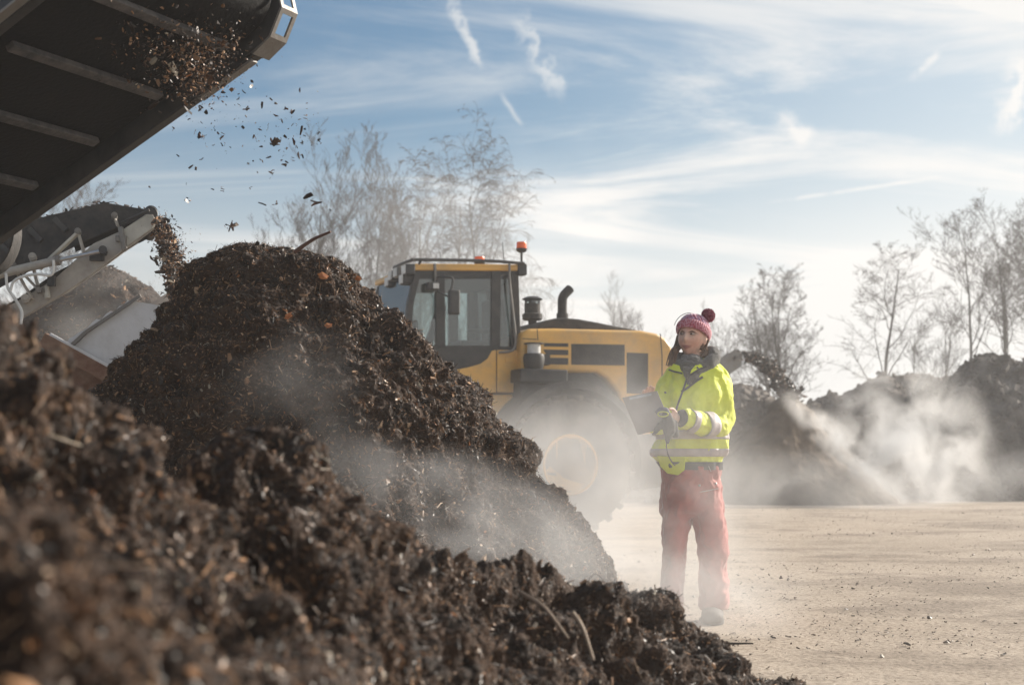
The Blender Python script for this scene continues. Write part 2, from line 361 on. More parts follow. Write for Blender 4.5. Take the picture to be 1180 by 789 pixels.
def rings_heap(name, left, right, Yc, ratio, nu, nv, amps, seed, mat_, parent, shift=0.0):
    """left/right: lists of (px, py) outline points from the top down, at depth Yc"""
    Lp = np.array([P(x, y, Yc)[[0, 2]] for x, y in left]); Rp = np.array([P(x, y, Yc)[[0, 2]] for x, y in right])
    zt = max(Lp[0, 1], Rp[0, 1]); zb = min(Lp[-1, 1], Rp[-1, 1])
    t = np.linspace(0, 1, nv); z = zt - (zt-zb)*(t**1.25)
    xl = np.interp(-z, -Lp[:, 1], Lp[:, 0]); xr = np.interp(-z, -Rp[:, 1], Rp[:, 0])
    ker = np.ones(7)/7
    xl = np.convolve(np.pad(xl, 3, 'edge'), ker, 'valid'); xr = np.convolve(np.pad(xr, 3, 'edge'), ker, 'valid')
    cx = (xl+xr)/2; rx = (xr-xl)/2; rx[0] = .01
    a = np.linspace(0, 2*PI, nu, endpoint=False)
    G = np.stack([cx[:, None]+rx[:, None]*np.cos(a), Yc+shift*rx[:, None]+ratio*rx[:, None]*np.sin(a), np.repeat(z[:, None], nu, 1)], 2)
    n = grid_normals(G, True)
    if n[nv//2, 0, 0] < 0: n = -n
    fl = G.reshape(-1, 3); disp = 0
    for k, (amp, sc) in enumerate(amps): disp = disp + amp*fbm(fl, sc, 4, seed+k*5)
    G2 = fl + n.reshape(-1, 3)*np.asarray(disp)[:, None]*np.clip(t*8, .3, 1).repeat(nu)[:, None]
    Q = grid_quads(nv, nu, True)[:, ::-1]
    o = np_mesh(name, G2, Q, mat_, parent)
    return o, G2, Q
# ---------- the big heap in the middle
root = empty('compost_heap', (-1.0, 7.0, 0)); inv = np.array([-1.0, 7.0, 0])
tag(root, 'tall steaming heap of dark brown compost rising before the loader cab', 'compost heap')
pyl = [(286,280),(262,284),(243,299),(232,312),(215,333),(200,352),(180,378),(160,402),(130,442),(105,482),(80,522),(50,562),(20,602),(-10,642),(-50,682),(-100,736),(-150,790)]
pyr = [(290,280),(330,287),(372,297),(402,312),(432,333),(452,352),(482,378),(500,402),(524,442),(553,482),(578,522),(602,562),(645,602),(695,642),(740,682),(792,736),(842,790)]
o, V, Q = rings_heap('heap_body', pyl, pyr, 7.0, .85, 900, 420, ((.11, .8), (.055, .22), (.028, .07), (.012, .025)), 11, M['soil'], None)
o.data.transform(Matrix.Translation((1.0, -7.0, 0))); o.parent = root
p, n = sample_surface(V, Q, 150000, 5, camweight()); sz = np.random.default_rng(3).lognormal(math.log(.0088), .55, len(p)).clip(.004, .055)
c_ = chip_mesh('chips', p-inv, n, sz, M['chips'], root, 4, tilt=1.0, lift=.25); tag(c_, kind='stuff')
p, n = sample_surface(V, Q, 22000, 15, camweight()); sz = np.random.default_rng(9).uniform(.015, .075, len(p))
c_ = chip_mesh('fibres', p-inv, n, sz, M['chips'], root, 14, tilt=1.6, aspect=(14, 40), lift=.15); tag(c_, kind='stuff')
HEAPV = V
# ---------- foreground ridges
def ridge_heap(rootname, label, pts, fs, bs, nu, nr, seed, amps, nchip, csize, nfib, ncomp):
    pts = np.array(pts, float); t = np.linspace(0, 1, nu); tt = np.linspace(0, 1, len(pts))
    def sm(v):
        y = np.interp(t, tt, v); k = max(3, int(nu/len(pts)*.7)) | 1; return np.convolve(np.pad(y, k//2, 'edge'), np.ones(k)/k, 'valid')
    px, py, dd = sm(pts[:, 0]), sm(pts[:, 1]), sm(pts[:, 2])
    rg = np.array([P(a, b_, c) for a, b_, c in zip(px, py, dd)])
    dirs = rg[:, :2]/np.linalg.norm(rg[:, :2], axis=1)[:, None]
    tang = np.gradient(rg[:, :2], axis=0); tang /= np.linalg.norm(tang, axis=1)[:, None]
    perp = np.c_[-tang[:, 1], tang[:, 0]]; perp *= np.sign((perp*dirs).sum(1))[:, None]
    bd = perp*.45 + dirs*.55; bd /= np.linalg.norm(bd, axis=1)[:, None]
    q = np.linspace(-1, 1, nr); q = np.sign(q)*np.abs(q)**1.35
    rows = []
    for qq in q:
        H = rg[:, 2] + .25
        run = np.where(qq < 0, H/math.tan(R(fs)), H/math.tan(R(bs)))*qq
        rr = .07                                           # rounded crest
        drop = np.abs(run)*math.tan(R(fs if qq < 0 else bs)); drop = np.sqrt(drop**2 + rr**2) - rr
        rows.append(np.c_[rg[:, :2] + bd*run[:, None], rg[:, 2]-drop])
    G = np.array(rows); n = grid_normals(G); 
    if n[nr//2, nu//2, 2] < 0: n = -n
    fl = G.reshape(-1, 3); disp = 0
    for k, (amp, sc) in enumerate(amps): disp = disp + amp*fbm(fl, sc, 4, seed+k*5)
    V = fl + n.reshape(-1, 3)*np.asarray(disp)[:, None]
    V[:, 2] = np.minimum(V[:, 2], fl[:, 2]+.075)
    Q = grid_quads(nr, nu)
    a, b_, c = V[Q[0, 0]], V[Q[0, 1]], V[Q[0, 2]]
    mid = Q[len(Q)//2]; nm = np.cross(V[mid[1]]-V[mid[0]], V[mid[2]]-V[mid[0]])
    if nm[2] < 0: Q = Q[:, ::-1]
    org = np.array([rg[nu//2, 0], rg[nu//2, 1], 0]); root = empty(rootname, org); tag(root, label, 'compost heap')
    o = np_mesh('heap_body', V-org, Q, M['soil'], root)
    ww = lambda c, n_: camweight(1, .2)(c, n_)*np.clip(3/np.linalg.norm(c, axis=1), .5, 2.5)*(c[:, 2] > -.1)
    p, n2_ = sample_surface(V, Q, nchip, seed, ww); s_ = np.random.default_rng(seed).lognormal(math.log(csize), .5, len(p)).clip(.005, .07)
    tag(chip_mesh('chips', p-org, n2_, s_, M['chips'], root, seed+1, tilt=1.1, lift=.3), kind='stuff')
    p, n2_ = sample_surface(V, Q, nfib, seed+3, ww); s_ = np.random.default_rng(seed+2).uniform(.015, .07, len(p))
    tag(chip_mesh('fibres', p-org, n2_, s_, M['chips'], root, seed+5, tilt=1.8, aspect=(14, 30), lift=.2), kind='stuff')
    return V, Q
A = [(-330,275,2.35),(-200,315,2.4),(-80,350,2.5),(0,378,2.6),(50,402,2.7),(100,440,2.8),(140,495,2.92),(190,535,3.02),(240,532,3.1),(300,528,3.2),(350,540,3.35),(400,570,3.5),(450,598,3.65),(500,622,3.8),(560,645,4.0),(620,652,4.2),(680,655,4.4),(735,678,4.6),(790,712,4.8),(845,752,5.0),(890,790,5.2),(940,835,5.45)]
VA, QA = ridge_heap('compost_ridge', 'long dark compost ridge in front of the tall heap, sloping down to the right', A, 36, 42, 900, 420, 31, ((.11, .45), (.065, .15), (.026, .06), (.010, .02)), 135000, .0078, 16000, 0)
B = [(-500,430,1.35),(-250,480,1.38),(-120,508,1.4),(0,548,1.45),(60,578,1.5),(130,625,1.55),(190,680,1.6),(235,740,1.66),(270,810,1.72),(300,880,1.8),(330,980,1.9)]
VB, QB = ridge_heap('compost_mound', 'blurred brown compost mound closest to the viewer, at the lower left corner', B, 40, 42, 500, 260, 51, ((.04, .3), (.035, .12), (.016, .04), (.006, .015)), 34000, .009, 5000, 0)
# ---------- distant heaps (height fields with real crests)
def field_heap(name, label, outline, Yc, depth, seed, nx_=420, ny_=150, rough=.16, streak=.0, mat_=None, steep=1.0, tinted=False):
    xs_ = np.array([P(x, y, Yc)[0] for x, y in outline]); zs_ = np.array([P(x, y, Yc)[2] for x, y in outline])
    x = np.linspace(xs_[0], xs_[-1], nx_); ztop = np.interp(x, xs_, zs_)
    y = np.linspace(-depth, depth, ny_)
    gx, gy = np.meshgrid(x, y); pr = np.clip(1-(np.abs(gy)/depth)**(1.25*steep), 0, 1)
    prof = pr*np.repeat(ztop[None], ny_, 0)
    p3 = np.c_[gx.ravel(), gy.ravel()+Yc, prof.ravel()]
    d = rough*1.2*fbm(p3, 1.6, 6, seed, .62) + rough*2.2*(np.abs(fbm(p3*[1, 1, 1], 2.0, 5, seed+9))-.35)
    env = np.clip(prof.ravel()/.6, 0, 1)*(.35+.65*np.clip(np.abs(gy.ravel())/depth*2.5, 0, 1))
    p3[:, 2] += d*env - .05
    p3[:, 2] = np.where(pr.ravel() <= 0, -.3, p3[:, 2])
    org = np.array([xs_.mean(), Yc, 0])
    o = np_mesh(name, p3-org, grid_quads(ny_, nx_), mat_ or M['soil_grey']); o.location = org
    tag(o, label, 'compost heap')
    Qh = grid_quads(ny_, nx_); pp, nn = sample_surface(p3, Qh, 9000, seed, lambda c, n_: (c[:, 1] < Yc+.5)*(c[:, 2] > .0)*1.0+1e-6); nn = nn*np.sign(nn[:, 2:3]+1e-9)
    cl = chip_mesh('clods', pp-org, nn, np.random.default_rng(seed).lognormal(math.log(.09), .5, len(pp)).clip(.03, .4), mat_ or M['soil_grey'], o, seed, tilt=.7, aspect=(1.1, 2.2), lift=.15); tag(cl, kind='stuff')
    return o, p3
M['far_soil'] = mat('frosted old compost', (.05, .042, .036), .9, c2=(.30, .275, .25), scale=.8, bump=1, bscale=9, spec=.2, thr=(.42, .72), detail=9)
field_heap('compost_windrow', 'long grey brown windrow behind the woman and the loader, under the bare trees', [(560,500),(620,460),(700,452),(760,450),(830,448),(852,443),(880,449),(905,466),(925,462),(960,452),(985,447),(1010,440),(1040,436),(1100,432),(1200,415),(1320,420),(1400,500)], 38, 5.5, 61, 520, 160, .26)
field_heap('compost_windrow', 'rough lumpy compost pile with pale frosted crests at the right edge', [(1025,585),(1040,520),(1052,470),(1065,428),(1080,428),(1095,432),(1110,421),(1130,417),(1150,412),(1180,412),(1230,402),(1330,404),(1400,470)], 35, 4.2, 71, 420, 200, .38, mat_=M['far_soil'])
field_heap('compost_windrow', 'low pale brown pile left of the cone heap, beside the woman\'s elbow', [(700,560),(760,515),(800,490),(835,475),(860,466),(885,462),(905,470),(930,500),(960,560)], 32, 3.0, 81, 240, 120, .12)
M['cone'] = mat('fresh brown compost', (.095, .070, .050), .9, c2=(.17, .13, .095), scale=3, bump=.8, bscale=20, spec=.2)
coneroot = empty('cone_heap', (6.0, 30.0, 0)); tag(coneroot, 'cone of fresh dusty compost right of the woman, under the arc of falling material', 'compost heap')
o, VC, QC = rings_heap('heap_body', [(903,452),(893,462),(870,485),(845,512),(815,545),(780,580),(740,620)], [(907,452),(918,466),(940,487),(965,515),(995,545),(1032,582),(1075,625)], 30.0, .9, 300, 140, ((.10, 1.0), (.035, .25)), 91, M['cone'], None)
o.data.transform(Matrix.Translation((-6.0, -30.0, 0))); o.parent = coneroot
# ================================================================== machines
def part(mb, name, m, root, smooth=False, bevel=0, sub=None, **k):
    o_ = Vector(root.location)
    mb.v = [tuple(Vector(v)-o_) for v in mb.v]
    return mb.build(name, m, sub or root, smooth, bevel, **k)
# ---------- conveyor overhead, upper left
A_ = Vector((0.80670254, -0.41778643, 0.41795395)); B_ = Vector((.45988, .887981, 0)).normalized(); N__ = Vector((-0.37113518, 0.1922087, 0.90846821))
O_ = Vector((-1.63680071, 6.47409937, 2.57135494))
def Q1(s, t, w): return O_ + A_*s + B_*t + N__*w
c1 = empty('discharge_conveyor', (Q1(-2.2, -.45, 0).x, Q1(-2.2, -.45, 0).y, 0))
tag(c1, 'huge black discharge conveyor overhead in the upper left corner, seen from below', 'conveyor')
def qbox(mb, s0, s1, t0, t1, w0, w1):
    vs = [Q1(s, t, w) for s in (s0, s1) for t in (t0, t1) for w in (w0, w1)]
    mb.add(vs, [(0,1,3,2),(4,6,7,5),(0,4,5,1),(2,3,7,6),(0,2,6,4),(1,5,7,3)])
S0 = -5.0; DS, DW, DR = .56, .165, .155
prof = [(S0, 0)] + [(s, 0.0) for s in np.linspace(-4.8, .5, 20)] + [(DS+DR*math.sin(a), DW-DR*math.cos(a)) for a in np.linspace(0.1, PI, 14)] + [(S0, DW+DR)]
mb = MB(); vs = []; 
for s, w in prof: vs += [Q1(s, -.98, w), Q1(s, .055, w)]
inn = [(s, w+.012) if i < 21 else (DS+(DR-.012)*math.sin(a), DW-(DR-.012)*math.cos(a)) for i, (s, w, a) in enumerate([(s, w, 0) for s, w in prof[:21]] + [(0, 0, a) for a in np.linspace(.1, PI, 14)])] + [(S0, DW+DR-.012)]
for s, w in inn: vs += [Q1(s, -.98, w), Q1(s, .055, w)]
n = len(prof); fs = []
for i in range(n-1):
    a, b = 2*i, 2*(i+1); fs += [(a, a+1, b+1, b), (2*n+a, 2*n+b, 2*n+b+1, 2*n+a+1), (a, b, 2*n+b, 2*n+a), (a+1, 2*n+a+1, 2*n+b+1, b+1)]
mb.add(vs, fs); part(mb, 'belt', M['belt'], c1, True)
for k in range(-10, 2):                                # cleats on the returning belt
    mb = MB(); s = .424*k + .0
    qbox(mb, s-.024, s+.024, -.90, 0.0, -.028, .004); part(mb, 'cleat', M['cleat'], c1, bevel=.006)
mb = MB(); mb.tube([Q1(DS, -.95, DW), Q1(DS, .03, DW)], DR-.016, 28); part(mb, 'drum', M['steel'], c1, True)
mb = MB(); mb.tube([Q1(DS, -1.16, DW), Q1(DS, .22, DW)], .035, 14); part(mb, 'axle', M['steel'], c1, True)
for sg, t0 in ((1, .16), (-1, -1.10)):
    mb = MB(); qbox(mb, S0, .50, t0, t0+.014, -.055, .34); qbox(mb, S0, .50, t0-(.05 if sg > 0 else -.014), t0+(0 if sg > 0 else .064), -.062, -.048); qbox(mb, S0, .50, t0-(.05 if sg > 0 else -.014), t0+(0 if sg > 0 else .064), .34, .352)
    part(mb, 'side_rail', M['black'], c1, bevel=.003)
    # cover strip with rubber lip
    mb = MB(); qbox(mb, .12, .46, t0-.052, t0-.006, -.075, -.062); part(mb, 'wear_plate', M['galv'], c1, bevel=.003)
    # pierced end frame, folded round the head drum
    ep = [(.50,-.075),(.615,-.055),(.725,.035),(.745,.16),(.70,.33),(.50,.36)]
    mb = MB(); T0, T1 = (t0-.09, t0+.03) if sg > 0 else (t0-.02, t0+.10)
    for i in range(len(ep)-1):
        (s0, w0), (s1, w1) = ep[i], ep[i+1]
        for ta, tb in ((T0, T0+.022), (T1-.022, T1)):
            mb.add([Q1(s0,ta,w0),Q1(s0,tb,w0),Q1(s1,tb,w1),Q1(s1,ta,w1),Q1(s0-.008,ta,w0+.008),Q1(s0-.008,tb,w0+.008),Q1(s1-.008,tb,w1+.008),Q1(s1-.008,ta,w1+.008)],
                   [(0,1,2,3),(7,6,5,4),(0,4,5,1),(1,5,6,2),(2,6,7,3),(3,7,4,0)])
        for fr in ((0, .16), (.84, 1)) if i else ((0, 1),):
            sa, wa = s0+(s1-s0)*fr[0], w0+(w1-w0)*fr[0]; sb, wb = s0+(s1-s0)*fr[1], w0+(w1-w0)*fr[1]
            mb.add([Q1(sa,T0+.022,wa),Q1(sa,T1-.022,wa),Q1(sb,T1-.022,wb),Q1(sb,T0+.022,wb),Q1(sa-.008,T0+.022,wa+.008),Q1(sa-.008,T1-.022,wa+.008),Q1(sb-.008,T1-.022,wb+.008),Q1(sb-.008,T0+.022,wb+.008)],
                   [(0,1,2,3),(7,6,5,4),(0,4,5,1),(1,5,6,2),(2,6,7,3),(3,7,4,0)])
    part(mb, 'end_frame', M['galv'], c1)
    mb = MB(); mb.prism3([Q1(.44,T0+.1*0+.03,-.04),Q1(.60,T0+.03,-.03),Q1(.70,T0+.03,.05),Q1(.72,T0+.03,.16),Q1(.68,T0+.03,.30),Q1(.44,T0+.03,.33)], B_*.012); part(mb, 'bearing_plate', M['black'], c1)
mb = MB(); mb.bar(Q1(-2.2,-1.05,-.05), (Q1(-2.2,-1.05,0).x, Q1(-2.2,-1.05,0).y, 0), .12, .12, (0,1,0)); part(mb, 'leg', M['black'], c1)
mb = MB(); mb.bar(Q1(-2.2,.13,-.05), (Q1(-2.2,.13,0).x, Q1(-2.2,.13,0).y, 0), .12, .12, (0,1,0)); part(mb, 'leg', M['black'], c1)
for s in (-4.4, -3.2, -2.0, -.8):
    mb = MB(); qbox(mb, s-.03, s+.03, -1.09, .16, .10, .16); part(mb, 'cross_member', M['black'], c1)
# drooping rubber loop at its side
ctr = P(-14, 268, 7.4); mb = MB()
pts = [Vector(ctr)+Vector((.155*math.cos(a), 0, .22*math.sin(a))) for a in np.linspace(-2.2, 1.9, 30)]
mb.tube(pts, .07, 6, flat=.12, up=(1, 0, 0)); part(mb, 'rubber_skirt', M['dark_rubber'], c1, True)

# ---------- grey conveyor, left
def W2(px, py, dy=0.0, Y=9.6): return P(px, py, Y) + np.array([-.262*dy, dy, 0])
c2 = empty('stacker_conveyor', (P(60, 300, 10.1)[0], 10.1, 0))
tag(c2, 'grey steel conveyor with a hydraulic ram at the left, dropping soil from its end', 'conveyor')
def plate(pp, th, m, name, Y=9.6, dy=0, bevel=.004):
    mb = MB(); mb.prism3([W2(x, y, dy, Y) for x, y in pp], (-.262*th, th, 0)); return part(mb, name, m, c2, bevel=bevel)
beam = [(-160,455),(-30,398),(25,366),(70,340),(100,320),(140,290),(160,277),(177,264),(180,255),(176,247),(168,247),(139,266),(107,281),(62,322),(20,347),(-30,374),(-160,430)]
plate(beam, .03, M['grey_paint'], 'side_beam')
plate([(x, y-22) for x, y in beam], .03, M['grey_paint'], 'side_beam', dy=.95)
plate([(140,266),(168,248),(177,249),(179,256),(176,263),(141,288)], .012, M['cream'], 'end_plate', dy=-.014)
# belt in its trough: a sloping sheet with load, carried on top
mb = MB()
def strip(mb, a, b, c, d, th):  # quad prism downwards
    mb.prism3([a, b, c, d], (0, 0, -th))
top = [(-160,352),(-30,296),(20,273),(80,251),(120,243),(160,240),(172,242)]
for (x0, y0), (x1, y1) in zip(top[:-1], top[1:]):
    strip(mb, W2(x0, y0+12, .1), W2(x1, y1+4, .1), W2(x1, y1+4, .98), W2(x0, y0+12, .98), .02)
part(mb, 'belt', M['belt'], c2, True)
skirt = [(-160,352),(-30,290),(20,256),(60,245),(120,231),(150,236),(172,239),(176,245),(160,252),(135,260),(100,275),(60,294),(20,318),(-30,345),(-160,400)]
plate(skirt, .02, M['dark_rubber'], 'rubber_skirt', dy=.08)
for x, y in ((33,262),(62,250),(0,280)):
    mb = MB(); mb.bar(W2(x, y, .06), W2(x+14, y+14, .06), .035, .03, (0,1,0)); part(mb, 'skirt_bracket', M['black'], c2)
plate([(-100,400),(20,330),(60,302),(100,282),(140,264),(165,250),(140,262),(107,283),(62,322),(20,346),(-100,402)], .02, M['black'], 'recess_shade', dy=.5)  # black sheet standing in for the shade in the recess between skirt and beam
mb = MB(); mb.tube([W2(174,243,.04), W2(174,243,1.04)], .045, 18); part(mb, 'head_drum', M['black'], c2, True)
mb = MB(); mb.tube([W2(140,258,-.03), W2(172,243,-.03)], .011, 8); part(mb, 'tension_rod', M['black'], c2, True)
mb = MB(); 
pts = [W2(174+7*math.sin(a), 246-9*math.cos(a)+3, -.04) for a in np.linspace(0, 3.1, 12)]
mb.tube(pts, .007, 6); part(mb, 'cable', M['black'], c2, True)
for (x0, y0, x1, y1) in ((46,307,91,269),):
    mb = MB(); mb.bar(W2(x0, y0+4, -.05), W2(x1, y1, -.05), .02, .05, (0,1,0)); part(mb, 'link_arm', M['cream'], c2, bevel=.004)
for x, y, r in ((90,268,.022),(38,297,.026),(12,300,.028),(30,345,.03),(45,335,.02),(16,306,.02),(132,250,.022)):
    mb = MB(); mb.tube([W2(x, y, -.075), W2(x, y, .03)], r, 16); mb.tube([W2(x, y, -.09), W2(x, y, -.06)], r*.55, 6); part(mb, 'pivot_bolt', M['grey_paint'] if (x+y) % 2 else M['galv'], c2, True)
for pp in (((90,268),(97,292)),((36,298),(44,330)),((132,250),(136,262)),((12,300),(45,335)),((16,308),(38,345))):
    mb = MB(); mb.bar(W2(*pp[0], -.03), W2(*pp[1], -.03), .012, .05, (0,1,0)); part(mb, 'bracket', M['grey_paint'], c2, bevel=.003)
mb = MB(); mb.tube([W2(-60, 340, -.10), W2(5,317,-.10), W2(69,302,-.10)], .030, 16); ram = part(mb, 'ram_barrel', M['grey_paint'], c2, True)
mb = MB(); mb.tube([W2(66,302.6,-.10), W2(70,301.8,-.10)], .036, 16); part(mb, 'ram_gland', M['galv'], c2, True)
mb = MB(); mb.tube([W2(69,302,-.10), W2(118,291.5,-.10)], .014, 12); part(mb, 'ram_rod', M['steel'], c2, True)
mb = MB(); mb.tube([W2(119,291,-.14), W2(119,291,.0)], .028, 12); mb.box(W2(112,296,-.02), (.09,.05,.06)); mb.bar(W2(118,290,-.12), W2(123,297,-.12), .012, .012); part(mb, 'ram_clevis', M['black'], c2, True)
mb = MB(); mb.bar(W2(139,263,-.04), W2(144,288,-.04), .03, .045, (0,1,0)); mb.tube([W2(143,287,-.07), W2(143,287,-.01)], .018, 10); mb.box(W2(140,276,-.03),(.07,.05,.04)); part(mb, 'hinge', M['galv'], c2, bevel=.003)
mb = MB(); mb.tube([W2(54,338,-.03), W2(55,344,-.03)], .02, 10); mb.bar(W2(54,330,-.03), W2(56,342,-.03), .02, .035, (0,1,0)); part(mb, 'lug', M['cream'], c2)
def smoothpts(pp, n=24):
    pp = [Vector(p) for p in pp]; out = []
    pp = [pp[0]*2-pp[1]] + pp + [pp[-1]*2-pp[-2]]
    for i in range(1, len(pp)-2):
        for k in range(n//(len(pp)-3)):
            t = k/(n//(len(pp)-3)); a, b, c, d = pp[i-1:i+3]
            out.append(.5*((2*b)+(c-a)*t+(2*a-5*b+4*c-d)*t*t+(3*b-a-3*c+d)*t**3))
    out.append(pp[-2]); return out
for pp in ([(9,318),(11,334),(20,348),(27,362),(26,376)], [(14,338),(18,327),(30,321),(46,319),(60,320),(63,312),(63,303)]):
    mb = MB(); mb.tube(smoothpts([W2(x, y, -.14) for x, y in pp], 28), .010, 8); part(mb, 'hydraulic_hose', M['white'], c2, True)
mb = MB(); mb.box(W2(60,325,-.05), (.05,.04,.07)); part(mb, 'hose_clamp', M['black'], c2, bevel=.004)
for s_ in (-120, -60):
    pass
mb = MB(); mb.bar(W2(-90,410,.3), (W2(-90,410,.3)[0], 9.9, 0), .12, .12, (0,1,0)); mb.bar(W2(-90,410,.9), (W2(-90,410,.3)[0], 10.5, 0), .12, .12, (0,1,0)); part(mb, 'leg', M['grey_paint'], c2)
# load lying on the belt
pts = []
for i in range(700):
    x = random.uniform(20, 176); y = np.interp(x, [20, 60, 120, 150, 176], [254, 243, 229, 234, 240]); pts.append(W2(x, y+random.gauss(1, 1.2), random.uniform(.12, .9)))
o = chip_mesh('belt_load', np.array(pts)-np.array(c2.location), np.tile([0,0,1.], (len(pts),1)), np.random.default_rng(4).uniform(.02,.07,len(pts)), M['chips'], c2, 41); tag(o, kind='stuff')
# ---------- heap behind it, pale hopper side
c3 = empty('soil_heap', (P(100,400,12.2)[0], 12.2, 0)); tag(c3, 'brown heap under the end of the grey conveyor, dark on its left', 'compost heap')
o, V3, Q3 = rings_heap('heap_body', [(122,305),(100,307),(75,318),(45,345),(10,385),(-30,430),(-80,490),(-140,560),(-190,640)], [(128,306),(140,311),(152,316),(168,328),(190,348),(225,390),(265,440),(310,500),(370,575),(420,640)], 12.2, .8, 260, 130, ((.06,.6),(.03,.15),(.012,.05)), 131, M['soil'], None)
o.data.transform(Matrix.Translation(-Vector(c3.location))); o.parent = c3
p, n = sample_surface(V3, Q3, 12000, 6, camweight()); s_ = np.random.default_rng(8).lognormal(math.log(.025), .4, len(p))
tag(chip_mesh('chips', p-np.array(c3.location), n, s_, M['chips'], c3, 44, tilt=1.0, lift=.15), kind='stuff')
M['tan_soil'] = mat('fine tan soil', (.16, .105, .07), .9, c2=(.26, .18, .12), scale=5, bump=.8, bscale=50, spec=.2)
c4 = empty('soil_heap', (P(190,400,10.6)[0], 10.6, 0)); tag(c4, 'small tan soil cone where the falling stream lands, left of the tall heap', 'soil heap')
o, V4, Q4 = rings_heap('heap_body', [(195,338),(180,344),(160,362),(140,385),(118,412),(80,460),(30,520),(-20,585)], [(200,338),(214,350),(235,375),(262,405),(300,450),(350,510),(410,590)], 10.6, .7, 200, 110, ((.05,.5),(.02,.12)), 141, M['tan_soil'], None)
o.data.transform(Matrix.Translation(-Vector(c4.location))); o.parent = c4
hp = empty('feed_hopper', (P(120,400,8.9)[0], 8.9, 0)); tag(hp, 'pale steel hopper side with a rusty rim beam, under the grey conveyor', 'hopper')
def HP(x, y, Y=8.9, dy=0): return P(x, y, Y)+np.array([0, dy, 0])
jag = [(78,393)]; r_ = random.Random(3)
for k in range(14):
    x = 80+k*5.2; y = 392-(x-78)*.66 + r_.uniform(-2.5, 2.5); jag.append((x, y))
mb = MB(); mb.prism3([HP(*q) for q in [(70,400)]+jag+[(185,352),(205,345),(190,400),(160,425),(139,434)]], (0, .02, 0)); part(mb, 'side_sheet', M['sheet'], hp)
mb = MB(); mb.bar(HP(84,398,dy=-.02), HP(100,383,dy=-.02), .02, .03, (0,1,0)); mb.bar(HP(100,383,dy=-.02), HP(163,341,dy=-.02), .02, .022, (0,1,0)); part(mb, 'pressed_rib', M['galv'], hp)
mb = MB(); mb.bar(HP(58,388,dy=-.03), HP(140,433,dy=-.03), .05, .02, (0,1,0)); part(mb, 'rim_edge', M['sheet'], hp, bevel=.004)
mb = MB(); mb.bar(HP(50,391,dy=.0), HP(150,446,dy=.0), .09, .085, (0,1,0)); part(mb, 'rim_beam', M['rust'], hp, bevel=.005)
mb = MB(); mb.prism3([HP(50,398,dy=.02),HP(150,452,dy=.02),HP(170,560,dy=.02),HP(50,560,dy=.02)], (0,.03,0)); part(mb, 'lower_panel', M['rust'], hp)
for x in (60, 150):
    mb = MB(); mb.bar(HP(x,470,dy=.1), (HP(x,470)[0], 9.0, 0), .1, .1, (0,1,0)); part(mb, 'leg', M['rust'], hp)
# ---------- falling streams
def spray(name, label, path, n, spread, size, seed, Y, dY, cat='falling soil', pal=PAL, pw=PW):
    r = np.random.default_rng(seed); pa = np.array(path, float); t = r.random(n); tt = np.linspace(0, 1, len(pa))
    x = np.interp(t, tt, pa[:, 0]); y = np.interp(t, tt, pa[:, 1]); sp = np.interp(t, tt, spread)
    ps = np.array([P(a+r.normal(0, s), b+r.normal(0, s*.8), Y+r.normal(0, dY)) for a, b, s in zip(x, y, sp)])
    org = ps.mean(0); org[2] = 0
    o = chip_mesh(name, ps-org, r.normal(size=(n, 3)), r.lognormal(math.log(size), .5, n), M['chips'], None, seed, aspect=(1.2, 3), pal=pal, pw=pw)
    o.location = org; tag(o, label, cat, kind='stuff'); return o
spray('falling_soil', 'brown soil pouring off the end of the grey conveyor', [(178,252),(186,262),(194,285),(200,305),(205,325),(204,345)], 5200, [2.5,5,7,7,6,5], .017, 61, 9.9, .18)
spray('falling_soil', 'loose crumbs round the soil pouring from the grey conveyor', [(185,255),(196,275),(204,300),(206,340)], 700, [8,12,13,12], .011, 62, 9.9, .2)
spray('falling_compost', 'dark arc of compost thrown from the far conveyor onto the cone heap', [(843,413),(858,411),(872,413),(885,420),(895,432),(903,446),(915,458)], 4200, [1.6,2.6,3.0,3.6,3.8,4.5,5], .06, 63, 30, .18, pal=PAL*.45)
spray('falling_compost', 'fine pieces sprinkling below the head of the overhead conveyor', [(150,10),(185,45),(215,90),(250,50),(222,112)], 2200, [30,30,22,24,12], .0105, 64, 6.0, .15)
spray('falling_compost', 'fine crumbs drifting in the sky right of the overhead conveyor', [(215,110),(260,140),(300,150),(330,160),(340,150)], 160, [14,25,30,22,20], .008, 65, 6.2, .3, pal=PAL*.6)
